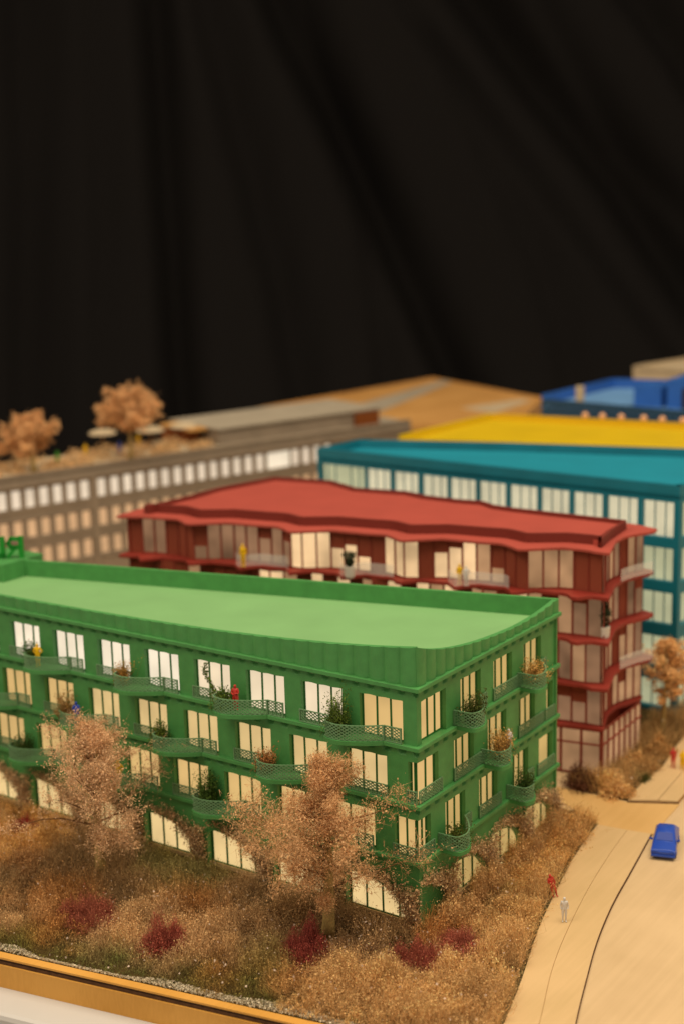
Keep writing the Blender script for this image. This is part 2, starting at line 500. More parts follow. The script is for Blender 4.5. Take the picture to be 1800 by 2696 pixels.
GARDEN = [bp(-60, -.62), bp(31.5, -.62)]+[(x-.02, y) for x, y in dense(GE)]+[(2.9, 21.5), (0.3, 22.9), (-20, 18.3), (-60, 9)]
flat('garden_soil', GARDEN, 0.03, 0.028, M['soil'])
RGARD = [(2.95,26.75),(2.4,31),(2.5,35),(1.8,39),(1.3,46),(1.1,60),(-8,60),(-8,46),(-2,41.2),(-2,26.6)]
flat('garden_soil', RGARD, 0.08, 0.07, M['soil'])

# ------------------------------------------------------------------ green building
ZS = [5.11, 9.09, 13.09, 17.13]          # tops of the ledges
FL = 1.19                                 # flute width
class Face:
    def __init__(s, u, n): s.u = Vector(u); s.n = Vector(n)
    def P(s, a, d, z): q = s.u*a+s.n*d; return (q.x, q.y, z)
LF = Face((-1, 0), (0, -1)); RF = Face((0, 1), (1, 0))
def hbox(mb, F, a0, a1, d0, d1, z0, z1):
    if a0 == 0: a0 = .004
    c = [F.P(a0,d0,z0),F.P(a1,d0,z0),F.P(a1,d1,z0),F.P(a0,d1,z0),F.P(a0,d0,z1),F.P(a1,d0,z1),F.P(a1,d1,z1),F.P(a0,d1,z1)]
    mb.hexa(c)
def wl(F, a, b):   # window as (near corner, far from corner)
    return (a, b)
WL = {'A': [(1.05+4.77*k, 4.40+4.76*k) for k in range(12)],
      'B': [(2.36+4.79*k, 5.52+4.79*k) for k in range(11)],
      'C': [(3.42+4.80*k, 6.72+4.80*k) for k in range(11)]}
WR = {'A': [(0.12, 3.62), (5.55, 8.30), (10.10, 12.82), (14.56, 17.30)],
      'B': [(4.62, 7.27), (9.25, 11.95), (13.82, 16.35)],
      'C': [(3.40, 6.05), (7.97, 10.58), (12.9, 15.3)]}
CORN = {'B': (0.72, 2.58), 'C': (1.86, 1.52)}
LEN_L, LEN_R = 57.0, 19.8
LAST_R = {'B': (18.2, 19.25), 'C': (17.0, 19.25)}

green = thing('green_building', 'bright green model apartment block with scalloped parapet, lattice balconies and backlit windows', 'building', (0, 0, 0))
G = green
def flute_band(mb, F, a0, a1, z0, z1, deep=0.46):
    """lintel strip: flat panels pinched back under the ledge every FL"""
    n = max(2, int((a1-a0)/(FL/12)))
    A = [a0+(a1-a0)*i/n for i in range(n+1)]
    def dd(a, v):
        x = abs(((a/FL) % 1.0)-.5)*2    # 1 at flute joints
        return -deep*max(0.0, (v-.42)/.58)*min(1.0, max(0.0, (x-.42)/.38))
    rows = []
    for iz, v in enumerate((0, .42, .6, .8, 1.0)):
        rows.append([F.P(a, dd(a, v)+.002, (z0+.018*math.cos(2*math.pi*a/FL)*(1-v))*(1-v)+z1*v) for a in A])
    mb.grid(rows)
    mb.grid([[F.P(a, -.5, z0+.018*math.cos(2*math.pi*a/FL)) for a in A], rows[0]])
    mb.grid([[F.P(a, -.5, z1) for a in A], [F.P(a, -.5, z0+.018*math.cos(2*math.pi*a/FL)) for a in A]])
def window(F, a0, a1, z0, z1, material, nm, parent, dep=-.42):
    fr = MB(); t = .07
    hbox(fr, F, a0, a1, dep-.001, dep+.09, z0, z0+t)
    hbox(fr, F, a0, a1, dep-.001, dep+.09, z1-t, z1)
    hbox(fr, F, a0, a0+t, dep-.001, dep+.092, z0+t, z1-t); hbox(fr, F, a1-t, a1, dep-.001, dep+.092, z0+t, z1-t)
    for k in range(1, nm):
        c = a0+(a1-a0)*k/nm+random.uniform(-.03, .03); j = random.uniform(-.03, .03)
        p = [F.P(c-.05,dep,z0+t),F.P(c+.05,dep,z0+t),F.P(c+.05,dep+.1,z0+t),F.P(c-.05,dep+.1,z0+t)]
        q = [F.P(c-.05+j,dep,z1-t),F.P(c+.05+j,dep,z1-t),F.P(c+.05+j,dep+.1,z1-t),F.P(c-.05+j,dep+.1,z1-t)]
        fr.hexa(p+q)
    o = fr.build('window', M['green_dark'], parent)
    pn = MB(); hbox(pn, F, a0+.01, a1-.01, dep-.03, dep-.002, z0+.01, z1-.01)
    pn.build('pane', material, o)
    return o
def lattice(mb, C, s0, s1, z0, z1, w=.058, t=.045, pitch=.185, slope=.62, bar=True):
    """expanded-metal strip on the curve C(s)->(x,y), normal via finite difference"""
    def nrm(s):
        a = Vector(C(s-.03)); b = Vector(C(s+.03)); d = (b-a).normalized(); return Vector((d.y, -d.x))
    def seg(pa, pb):
        (sa, za), (sb, zb) = pa, pb
        L = math.hypot(sb-sa, zb-za)
        if L < .02: return
        px, pz = -(zb-za)/L*w/2, (sb-sa)/L*w/2
        pts = []
        for s_, z_ in ((sa, za), (sb, zb)):
            n = nrm(s_)
            for q in ((1, 1), (-1, 1), (-1, -1), (1, -1)):
                c = Vector(C(s_+px*q[0])); c2 = c+n*(t/2*q[1]); pts.append((c2.x, c2.y, z_+pz*q[0]))
        mb.hexa(pts)
    H = z1-z0; k = 0
    for sg in (1, -1):
        x = s0-H/slope
        while x < s1+H/slope:
            if sg > 0: xa, za, xb, zb = x, z0, x+H/slope, z1
            else: xa, za, xb, zb = x, z1, x+H/slope, z0
            if xb > s0 and xa < s1:
                if xa < s0: f = (s0-xa)/(xb-xa); za = za+(zb-za)*f; xa = s0
                if xb > s1: f = (s1-xa)/(xb-xa); zb = za+(zb-za)*f; xb = s1
                nseg = max(1, int((xb-xa)/.45))
                for q in range(nseg):
                    seg((xa+(xb-xa)*q/nseg, za+(zb-za)*q/nseg), (xa+(xb-xa)*(q+1)/nseg, za+(zb-za)*(q+1)/nseg))
            x += pitch/slope*1.15
    if bar:
        n = max(1, int((s1-s0)/.2))
        for zc, hh in ((z0+.02, .05), (z1-.02, .07)):
            P = [C(s0+(s1-s0)*i/n) for i in range(n+1)]
            mb.strip([(p[0], p[1]) for p in P], zc-hh/2, zc+hh/2, .07)
        for s_ in (s0, s1):
            p = C(s_); mb.box(p[0]-.04, p[0]+.04, p[1]-.04, p[1]+.04, z0, z1+.01)

LITL = {'A': lambda k: M['lit3'] if k == 0 else (M['lit4'] if k < 4 else M['lit5']),
        'B': lambda k: M['lit2'] if k < 6 else M['lit3'], 'C': lambda k: M['lit3'], }
LEV = {'C': (ZS[0], ZS[1]), 'B': (ZS[1], ZS[2]), 'A': (ZS[2], ZS[3])}
BAL = []
def facade_level(F, key, wins, length, right):
    z0, z1 = LEV[key]; zt = z1-1.13; lg = .30
    wall = MB()
    wins = sorted(wins)
    cur = 0.0
    if key in CORN: cur = CORN[key][1 if right else 0]
    edges = []
    for a, b in wins:
        if a-cur > .05: edges.append((cur, a))
        cur = b
    end = length
    if right and key in LAST_R: edges.append((cur, LAST_R[key][0])); edges.append((LAST_R[key][1], length))
    elif cur < end: edges.append((cur, end))
    for a, b in edges: hbox(wall, F, a, b, -.55, 0, z0-.02, zt+.06)
    flute_band(wall, F, 0.0, length, zt, z1-lg+.01)
    wall.build('wall', M['green'], G)
    for k, (a, b) in enumerate(wins):
        if right: mt = M['lit_r'] if k > 0 or key != 'A' else M['lit3']; nm = 4 if (k == 0 and key == 'A') else 3
        else: mt = LITL[key](k); nm = 3
        window(F, a, b, z0+.005, zt+.12, mt, nm, G)
    if right and key in LAST_R: window(F, LAST_R[key][0], LAST_R[key][1], z0+.005, zt+.12, M['lit_r'], 1, G)
    if key in CORN and right:
        cl, cr = CORN[key]
        window(LF, .42, cl, z0+.005, zt+.12, M['lit3'], 1 if key == 'B' else 2, G)
        window(RF, .42, cr, z0+.005, zt+.12, M['lit3'], 2, G)
for key in 'CBA':
    facade_level(LF, key, WL[key], LEN_L, False)
    facade_level(RF, key, WR[key], LEN_R, True)
def bal_curve(F, a_l, a_post, a_r, depth, sgn):
    """face-on left to right. returns C(s) over [0,1] curved part as arc param in metres"""
    N = 60; pts = []
    for i in range(N+1):
        t = i/N
        # round nose at the left, long taper to the wall at the post
        tt = t
        d = depth*(math.sin(math.pi*min(1, tt**.50*.985+.0))**.75 if tt > 0 else 0)
        d = max(d, .04 if t > .02 else 0.0)
        nose = -.18*math.sin(math.pi*min(1, tt/.18)) if tt < .18 else 0
        a = a_l+(a_post-a_l)*(t+nose*.35)
        q = F.u*a+F.n*(d+.05); pts.append((q.x, q.y))
    cum = [0]
    for i in range(N): cum.append(cum[-1]+math.dist(pts[i], pts[i+1]))
    def C(s):
        if s <= 0: i, f = 0, s/(cum[1]-cum[0])
        elif s >= cum[-1]: i = N-1; f = (s-cum[N-1])/(cum[N]-cum[N-1])
        else:
            i = min(int(np.searchsorted(cum, s, side='right'))-1, N-1); f = (s-cum[i])/(cum[i+1]-cum[i])
        p, q = pts[i], pts[i+1]; return (p[0]+(q[0]-p[0])*f, p[1]+(q[1]-p[1])*f)
    return pts, cum[-1], C
def balcony(F, a_l, a_post, a_r, z, right=False):
    depth = 1.65
    pts, L, C = bal_curve(F, a_l, a_post, a_r, depth, 1)
    slab = MB()
    inner = [(F.u*a_l-F.n*.0), (F.u*a_post-F.n*.0)]
    poly = [(p[0]+F.n.x*.12, p[1]+F.n.y*.12) for p in pts]
    poly = [tuple(inner[0])]+poly+[tuple(inner[1])]
    slab.prism(poly, z-.27, z+.012)
    o = slab.build('balcony', M['green'], G)
    rl = MB(); lattice(rl, C, .02, L-.02, z+.03, z+1.08)
    rl.build('railing', M['green_mesh'], o)
    fl = MB(); f0, f1 = sorted((a_post, a_r))
    s0 = 0; LL = f1-f0
    def C2(s): q = F.u*(f0+s)+F.n*.16; return (q.x, q.y)
    lattice(fl, C2, .04, LL-.02, z+.03, z+1.08)
    fl.build('railing', M['green_mesh'], o)
def rail(F, a0, a1, z):
    mb = MB()
    def C(s): q = F.u*(a0+s)+F.n*.10; return (q.x, q.y)
    lattice(mb, C, 0.0, a1-a0, z+.03, z+.92)
    mb.build('railing', M['green_mesh'], G)
BALL = {'A': (0, 2, 4, 6, 8, 10), 'B': (1, 3, 5, 7, 9), 'C': (0, 2, 4, 6, 8)}
BALR = {'A': (1, 3), 'B': (1,), 'C': (0, 2)}
for key in 'ABC':
    z = LEV[key][0]
    for k, (a, b) in enumerate(WL[key]):
        if a > 46: continue
        if k in BALL[key]: balcony(LF, b+1.95, a+1.35, a+.02, z)
        else: rail(LF, a-.05, b+.1, z)
    for k, (a, b) in enumerate(WR[key]):
        if k in BALR[key]: balcony(RF, a-1.0, b-.35, b+.55, z, True)
        elif not (k == 0 and key == 'A'): rail(RF, a-.1, b+(1.2 if key != 'C' else .4), z)
    if key in CORN:
        rail(LF, .04, CORN[key][0]+.05, z); rail(RF, .04, CORN[key][1]+.3, z)
        rail(RF, LAST_R[key][0]-.3, 19.4, z)
# ledges round both facades
def ledge(zt, out, h, w=.55):
    mb = MB()
    hbox(mb, LF, -out, LEN_L, -.56, out, zt-h, zt)
    hbox(mb, RF, out*0+.0, LEN_R+out*.6, -.56+.003, out-.003, zt-h+.002, zt-.002)
    o = mb.build('ledge', M['green'], G, bevel=.04)
for z in ZS[:3]: ledge(z, .30, .30)
ledge(ZS[3], .36, .30)
# parapet with scalloped outer face, sweeping up to the corner
def par(F, length, hf):
    n = int(length/(FL/10)); mb = MB()
    A = [length*i/n for i in range(n+1)]
    d = [.03+.17*abs(math.sin(math.pi*a/FL))**.7 for a in A]
    H = [hf(a) for a in A]
    lo = ZS[3]-.01
    R0 = [F.P(a, x, lo) for a, x in zip(A, d)]; R1 = [F.P(a, x, h) for a, x, h in zip(A, d, H)]
    R2 = [F.P(a, -.22, h+.002) for a, h in zip(A, H)]; R3 = [F.P(a, -.22, lo-.3) for a in A]
    mb.grid([R0, R1]); mb.grid([R1, R2]); mb.grid([R2, R3])
    mb.quad(R0[-1], R1[-1], R2[-1], R3[-1]); mb.quad(R0[0], R1[0], R2[0], R3[0])
    mb.build('parapet', M['green'], G)
par(LF, LEN_L, lambda a: 17.88+1.9*math.exp(-a/13.5))
par(RF, LEN_R, lambda a: 17.42+2.36*math.exp(-a/6.2)+.66*max(0, (a-12)/7.8)**2)
BW = [(0.1, 19.8), (-57.0, 5.75)]
m = MB(); m.strip([BW[0], BW[1]], 0.0, 18.20, .30); m.build('rear_parapet', M['green'], G, bevel=.03)
m = MB(); m.prism([(-.2, .2), (-.2, 19.7), (-56.9, 5.7), (-56.9, .2)], 16.40, 16.78); m.build('roof', M['green_roof'], G)
m = MB(); m.box(-57.3, -57.0, -.2, 6, 0, 18); m.build('wall', M['green'], G)
# solid core so that nothing shows through behind the panes
m = MB(); m.prism([(-1.4, 1.4), (-1.4, 18.6), (-56, 5.2), (-56, 1.4)], .1, 16.38); m.build('core', M['green_dark'], G)
# ground floor with arches: upright on the outer side, curving down on the other
def arch_wall(F, length, starts, right):
    """starts: coordinate (distance from corner) of face-on left edge of each opening; width 5.1"""
    mb = MB(); th = .75; W = 5.4; zt = ZS[0]-.35
    sg = -1 if not right else 1        # face-on left->right direction in 'a'
    spans = []
    for s in starts:
        prof = [(s, 0.0), (s, 2.65), (s+sg*.25, 2.95), (s+sg*.8, 3.08)]
        for i in range(1, 13):
            t = i/12*math.pi/2
            prof.append((s+sg*(.8+(W-.8)*math.sin(t)), 3.08*math.cos(t)))
        spans.append((s, s+sg*W, prof))
    cells = sorted([(min(x, y), max(x, y), p if sg > 0 else p[::-1]) for x, y, p in spans])
    cur = 0.0
    for a, b, p in cells:
        a = max(a, 0); b = min(b, length)
        if a > cur+.001: hbox(mb, F, max(cur+.003, .004), a-.003, -th, 0, 0, zt)
        pts = [q for q in p if 0 <= q[0] <= length]
        for d in (0, -th):
            for i in range(len(pts)-1):
                q, r = pts[i], pts[i+1]
                if abs(q[0]-r[0]) < 1e-6: continue
                mb.quad(F.P(q[0], d, q[1]), F.P(r[0], d, r[1]), F.P(r[0], d, zt), F.P(q[0], d, zt))
        for i in range(len(pts)-1):
            q, r = pts[i], pts[i+1]
            mb.quad(F.P(q[0], 0, q[1]), F.P(r[0], 0, r[1]), F.P(r[0], -th, r[1]), F.P(q[0], -th, q[1]))
        cur = b
    hbox(mb, F, cur+.003, length, -th, 0, 0, zt)
    mb.build('ground_wall', M['green'], G)
    for a, b, p in cells:
        window(F, a+.05, min(b, length)-.05, .32, 3.2, M['lit_g'] if not right else M['lit_r'], 4, G, dep=-.62)
        s = MB(); hbox(s, F, a+.02, min(b, length)-.02, -.74, -.40, 0, .32); s.build('sill', M['walk'], G)
arch_wall(LF, LEN_L, [5.95+6.15*k for k in range(8)], False)
arch_wall(RF, LEN_R, [3.9, 9.3, 14.5], True)
# roof box and the sign standing on it
m = MB(); m.box(-57, -44.9, 5.9, 10.6, 16.7, 18.32); m.build('roof_box', M['green'], G, bevel=.05)

def roof_sign():
    # letters face the far side of the roof, so they are seen mirrored from here
    rd = Vector((_r.x, _r.y)).normalized()
    base = Vector((-43.5, 8.9)); z0 = 18.32; H = 1.9
    root = thing('roof_sign', 'small bright green block letters standing on the green roof box', 'sign', (base.x, base.y, z0))
    def stroke(mb, pts, w=.42):
        pts = [Vector(p) for p in pts]
        for a, b in zip(pts[:-1], pts[1:]):
            d = (b-a).normalized(); n = Vector((-d.y, d.x))*w/2; a2 = a-d*w/2; b2 = b+d*w/2
            q = [a2-n, b2-n, b2+n, a2+n]; P = []
            for off in (0, .35):
                for c in q:
                    o3 = rd*c.x+Vector((-rd.y, rd.x))*off; P.append((o3.x, o3.y, c.y))
            mb.hexa(P)
    r = MB()
    stroke(r, [(1.0, .21), (1.0, 1.7)]); stroke(r, [(.78, 1.7), (.15, 1.7), (-.12, 1.35), (.15, .95), (.78, .95)], .3); stroke(r, [(.5, .9), (-.12, .2)], .3)
    r.build('letter', M['sign'], root)
    u = MB(); stroke(u, [(-.6, 1.7), (-.6, .25), (-1.6, .25), (-1.6, 1.7)], .4); u.build('letter', M['sign'], root)
    u = MB(); stroke(u, [(-2.3, 1.7), (-3.3, 1.7), (-3.3, .25), (-2.3, .25), (-2.3, 1.7)], .4); u.build('letter', M['sign'], root)
    root.location = (-46.05, 7.85, z0)
roof_sign()

# ------------------------------------------------------------------ red building
def resample(pts, step):
    P = [Vector(p) for p in pts]; cum = [0]
    for a, b in zip(P[:-1], P[1:]): cum.append(cum[-1]+(b-a).length)
    n = max(2, round(cum[-1]/step)); out = []
    for i in range(n+1):
        s = cum[-1]*i/n; j = min(int(np.searchsorted(cum, s, side='right'))-1, len(P)-2)
        f = (s-cum[j])/(cum[j+1]-cum[j]); out.append(P[j].lerp(P[j+1], f))
    return out
RA = Vector((-45.4, 21.9)); RB = Vector((-0.9, 30.05)); RD = (RB-RA).normalized(); RN = Vector((RD.y, -RD.x)); RL = (RB-RA).length
def wave(s, period, s0, amp, back):
    f = ((s-s0)/period) % 1.0
    xs = [0, .16, .30, .62, .80, .90, 1.0]; ys = [amp, .25*amp-.3*back, -back, -.75*back, -.9*back, -.3*back+.3*amp, amp]
    return float(np.interp(f, xs, ys))
def front_path(off, period, s0, amp, back, s1=None, ease=True):
    P = []; s = 0.0; e = s1 or RL
    while s < e+.01:
        k = min(1, s/2.0) if ease else 1
        k2 = min(1, (RL-s)/1.5)
        q = RA+RD*s+RN*(off+wave(s, period, s0, amp, back)*k*k2)
        P.append(Vector((q.x, q.y))); s += .55
    return P
def red_outline(off, period, s0, amp, back, tip=1.6, dx=0.0):
    P = front_path(off, period, s0, amp, back)
    P[-1] = RA+RD*(RL+off*.9+dx)+RN*off
    P[0] = RA-RD*off+RN*off
    e = P[-1]
    P += [Vector((e.x-1.25, 33.4)), Vector((e.x-1.35, 35.4)), Vector((e.x-.9, 36.7)), Vector((e.x-.6+tip*.25, 38.3)), Vector((e.x-.6+tip*.22, 39.0+off*.4))]
    P += [Vector((-2.4-.0*off, 39.3+off)), Vector((-17, 40.6+off)), Vector((-36, 41.6+off)), Vector((-44, 33)), Vector((-45.6-off, 27))]
    return P
red = thing('red_building', 'brick red model building with wavy overhanging floors and a coral roof', 'building', (-22, 30, 0))
RM = Matrix.Translation(-Vector((-22, 30, 0)))
def rp(mb, name, material, parent=None, **k):
    o = mb.build(name, material, parent or red, **k)
    if parent is None: o.matrix_parent_inverse = RM
    return o
RZ = [0.08, 4.18, 7.95, 11.85, 15.65, 19.32]
# slabs: (z top, offset, period, phase, amp, back)
slabs = [(4.42, .25, 10.4, 9.0, .3, .2, .3), (8.15, .8, 5.2, 3.2, .8, .5, 1.5), (12.05, .8, 5.2, 1.6, .8, .5, 1.2), (15.85, .75, 5.12, 2.2, 1.0, .55, 1.2)]
for z, off, pe, ph, am, bk, tip in slabs:
    m = MB(); m.prism([tuple(p) for p in red_outline(off, pe, ph, am, bk, tip)], z-.34, z); rp(m, 'floor_slab', M['red'], bevel=.05)
EAVE = red_outline(.75, 10.4, 7.4, .95, .85, 2.4)
m = MB(); m.prism([tuple(p) for p in EAVE], 19.30, 19.56); rp(m, 'eaves', M['red_roof'], bevel=.04)
# raised roof with its kerb
rf = front_path(-1.15, 10.4, 7.4, .6, .55, ease=False)
rf = [p for p in rf if 1.6 < (p-RA).dot(RD) < RL-.6]
rf = [RA+RD*1.6+RN*-.9]+rf+[RA+RD*(RL-.35)+RN*-.75]
top = rf+[Vector(p) for p in ((-1.9,33.6),(-2.4,37.9),(-13.5,38.0),(-15.5,38.3),(-17.2,39.3),(-19.8,39.0),(-23.5,39.2),(-26.0,40.0),(-31.3,39.2),(-35.6,41.2),(-42.0,40.2),(-43.6,33.0),(-43.4,29.0),(-43.9,23.2))]
tcx, tcy = -23.0, 32.0
m = MB(); m.prism([(tcx+(p.x-tcx)*.994, tcy+(p.y-tcy)*.982) for p in top], 19.57, 20.02); o = rp(m, 'roof', M['red_roof'])
md = o.modifiers.new('tri', 'TRIANGULATE'); md.ngon_method = 'BEAUTY'
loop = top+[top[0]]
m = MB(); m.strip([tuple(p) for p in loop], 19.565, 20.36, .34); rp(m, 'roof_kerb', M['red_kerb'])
# curtain walls
random.seed(21)
def panel(mbs, a, b, z0, z1, kind):
    """kinds: g glass, G lit glass, l louvre, h louvre above glass, H the same lit, c peach"""
    d = (b-a).normalized(); n = Vector((d.y, -d.x))
    def bx(mb, f0, f1, d0, d1, za, zb):
        p = a.lerp(b, f0); q = a.lerp(b, f1); P = []
        for z in (za, zb):
            for c in (p+n*d0, q+n*d0, q+n*d1, p+n*d1): P.append((c.x, c.y, z))
        mb.hexa(P)
    bx(mbs['frame'], -.05, .06, -.02, .10, z0, z1)
    zc = z1
    gl = {'g':'red_a','G':'red_b','h':'red_a','H':'red_b','l':'red_a','c':'red_c','k':'red_c'}[kind]
    if kind in 'hHk': zc = z0+(z1-z0)*random.choice((.28, .38, .55, .66, .8))
    if kind == 'l': zc = z0+.02
    if zc > z0+.1:
        g = MB(); bx(g, .07, .94, -.06, -.02, z0+.02, zc)
        rp(g, 'window', M[gl])
    if zc < z1-.1:
        L = MB(); z = zc
        bx(L, .06, .95, -.10, -.03, zc, z1)
        while z < z1-.08:
            bx(L, .06, .95, -.03, .035, z+.02, z+.085); z += .17
        rp(L, 'louvre_screen', M['louvre'])
def curtain(path, z0, z1, kinds, right_only=None):
    mbs = {'frame': MB(), 'louvre': MB()}
    for i in range(len(path)-1):
        k = kinds[i % len(kinds)]
        if k == ' ': continue
        panel(mbs, path[i], path[i+1], z0, z1, k)
    f = mbs['frame']; P = [tuple(p) for p in path]
    f.strip(P, z0, z0+.13, .10); f.strip(P, z1-.16, z1, .10)
    # solid backing
    f.strip([tuple(p) for p in path], z0+.01, z1-.01, -.0001) if False else None
    rp(f, 'mullions', M['red_dark'])
def split_front(off, pe, ph, am, bk): return resample(front_path(off, pe, ph, am, bk), 1.28)
p4 = split_front(-.15, 10.4, 7.4, .75, .6)
n4 = len(p4)-1
K4 = list('lgglllhgggghghGGGHHHlGGGlHHGckllcccllll')
K4 = (K4+['l']*50)[:n4]
curtain(p4, 15.86, 19.30, K4)
p3 = split_front(-.1, 10.4, 4.2, .5, .4)
K3 = [(random.choice('llclk') if i < 11 else random.choice('cGkHGG')) for i in range(len(p3)-1)]; K3[-8:] = list('ckGchchg')
curtain(p3, 12.06, 15.52, K3)
for (za, zb, ph) in ((8.16, 11.72, 2.0), (4.43, 7.82, 6.5)):
    pth = split_front(-.1, 10.4, ph, .4, .3)[-8:]
    curtain(pth, za, zb, [random.choice('cchgck') for _ in range(7)])
pg = resample([RA+RD*(RL-14)+RN*-.1, RA+RD*RL+RN*-.1], 1.75)
curtain(pg, .08, 4.10, ['c'])
def right_side(z0, z1, kinds, dx=0.0, n=9, y1=38.9, flat=False):
    e = RA+RD*RL+RN*-.1
    if flat: pts = [Vector((e.x-.02, e.y+.1)), Vector((e.x-.1, 38.3))]
    else: pts = [Vector((e.x-.02, e.y+.1)), Vector((e.x-1.3, 33.4)), Vector((e.x-1.4, 35.4)), Vector((e.x-1.1, 36.7)), Vector((e.x-.35, y1))]
    curtain(resample(pts, 8.9/n), z0, z1, kinds)
    return pts
right_side(15.86, 19.30, list('gcggcglcg'))
right_side(12.06, 15.52, list('gclccglgh'))
right_side(8.16, 11.72, list('ccgcclkcg'))
right_side(4.43, 7.82, list('ccgclckcc'))
right_side(.08, 4.10, list('c'*12), n=8, flat=True)
m = MB()
for z in (2.75,):
    m.strip([tuple(p) for p in pg], z, z+.13, -.12); e = RA+RD*RL+RN*-.1
    m.strip([(e.x-.02, e.y+.1), (e.x-.1, 38.3)], z+.003, z+.132, -.12)
m.box(e.x-.16, e.x+.10, e.y-.14, e.y+.14, .05, 4.12)
rp(m, 'transom', M['red_dark'])
core = red_outline(-.9, 10.4, 7.4, 0, 0, 0)
m = MB(); m.prism([tuple(p) for p in core[:-12]+[Vector((-1.6,32)), Vector((-3.2, 33.4)), Vector((-3.2, 39)), Vector((-17,39.6)), Vector((-36,40.5)), Vector((-43,32)), Vector((-44,26))]], .1, 19.3)
rp(m, 'core', M['red_dark'])
m = MB()
m.strip([(-45.5,21.9),(-45.9,27),(-44.3,33),(-36.2,41.8),(-17,40.9),(-2,39.6),(-1.3,39.0)][::-1], .05, 19.3, .2); rp(m, 'wall', M['red_dark'])
# clear balustrades on the terraces
random.seed(4)
def balus(pts, z, h=1.05):
    m = MB(); m.strip([tuple(p) for p in pts], z+.01, z+h, .05)
    return rp(m, 'glass_balustrade', M['clear'])
sl = red_outline(.62, 5.12, 2.2, 1.0, .55, 1.2)
def pick(a, b): return [p for p in sl[:85] if a <= (p-RA).dot(RD) <= b and p.y < 31.5]
for a, b in ((11.5, 17.5), (21.5, 27.0), (31.5, 37.5)):
    q = pick(a, b)
    if len(q) > 2: balus(q, 15.85)
balus([Vector((-1.3, 34.5)), Vector((-.9, 36.7)), Vector((-.1, 38.4))], 15.85); balus([Vector((-1.3, 34.5)), Vector((-.8, 36.7)), Vector((0, 38.4))], 8.15)

# ------------------------------------------------------------------ plain buildings further back
def prism_building(root, poly, z1, roofz, wallm, roofm, th=.5, base=0.0):
    L = root.location; off = Matrix.Translation(-Vector(L))
    def add(mb, n, ma, **k):
        o = mb.build(n, ma, root, **k); o.matrix_parent_inverse = off; return o
    k = len(poly); ar = sum(poly[i][0]*poly[(i+1)%k][1]-poly[(i+1)%k][0]*poly[i][1] for i in range(k))
    if ar < 0: poly = poly[::-1]
    m = MB(); m.prism(poly, roofz-.4, roofz); add(m, 'roof', roofm)
    return add, poly
def facade_windows(add, A, B, s_list, rows, width, frame_m, depth=.45, mull=3, pane=None, dull=None, wallm=None, zt=21.8, z0=0.0, parts=True):
    """wall between A and B (outer face), with real openings"""
    A = Vector(A); B = Vector(B); d = (B-A).normalized(); n = Vector((d.y, -d.x)); L = (B-A).length
    F = Face((d.x, d.y), (n.x, n.y))
    def P(a, dd, z): q = A+d*a+n*dd; return (q.x, q.y, z)
    F.P = P
    wall = MB(); rows = sorted(rows)
    cur = z0
    for za, zb in rows:
        hbox(wall, F, 0, L, -depth, 0, cur, za)
        c = 0.0
        for s in s_list:
            a, b = s-width/2, s+width/2
            if a > c: hbox(wall, F, c, a, -depth, -.003, za, zb)
            c = b
        hbox(wall, F, c, L, -depth, -.003, za, zb)
        cur = zb
    hbox(wall, F, 0, L, -depth, 0, cur, zt)
    add(wall, 'wall', wallm)
    for ri, (za, zb) in enumerate(rows):
        for s in s_list:
            a, b = max(.02, s-width/2+.002), min(L-.02, s+width/2-.002)
            g = MB(); hbox(g, F, a, b, -depth+.02, -depth+.05, za+.002, zb-.002)
            w = add(g, 'window', pane(ri, s))
            if mull:
                f = MB()
                for q in range(1, mull): c = a+(b-a)*q/mull; hbox(f, F, c-.05, c+.05, -depth+.055, -depth+.13, za+.003, zb-.003)
                f.build('mullions', frame_m, w)
# teal
teal = thing('teal_building', 'dark teal model block with a flat roof and tall milky windows behind the red building', 'building', (-20, 57, 0))
TP = [(-43.3,49.4),(-1.3,47.1),(2.0,68.6),(-8.5,66.2),(-27.3,61.4),(-42.6,56.4)]
add, tp = prism_building(teal, TP, 21.8, 20.9, M['teal'], M['teal_roof'])
rowsT = [(16.86,20.2),(12.73,15.87),(8.65,11.65),(4.6,7.41),(.5,3.15)]
facade_windows(add, TP[0], TP[1], [1.6, 4.7, 8.06, 11.6, 15.2, 18.6, 22.1, 25.65, 29.15, 32.7, 36.3, 39.95], rowsT, 3.18, M['teal'], .6, 3,
               lambda r, s: M['teal_a'] if (r == 4 and 8 < s) else (M['teal_b']), None, M['teal'], 21.8)
facade_windows(add, TP[1], TP[2], [1.85+3.5*k for k in range(6)], rowsT, 2.9, M['teal'], .6, 3, lambda r, s: M['teal_b'], None, M['teal'], 21.8)
m = MB(); m.strip([TP[2],TP[3],TP[4],TP[5],TP[0]], 0, 21.78, .5); add(m, 'parapet', M['teal'])
# yellow
yel = thing('yellow_building', 'model building with plain bright yellow roof behind the teal block', 'building', (-25, 78, 0))
YP = [(-42.9,65.0),(-4,74.5),(2,90.2),(-16.8,87.2),(-41.7,84.9)]
add, yp = prism_building(yel, YP, 21, 20.3, M['yellow'], M['yellow'])
m = MB(); m.strip([YP[4],YP[0]], 0, 20.98, .5); add(m, 'wall', M['yellow'])
m = MB(); m.strip([YP[1],YP[2]], 0, 20.98, .5); add(m, 'wall', M['yellow'])
m = MB(); m.strip([YP[0],YP[1]], 0, 20.6, .5); add(m, 'wall', M['yellow'])
m = MB(); m.strip([YP[2],YP[3],YP[4]], 0, 21.0, .5); add(m, 'rear_parapet', M['yellow_dark'])
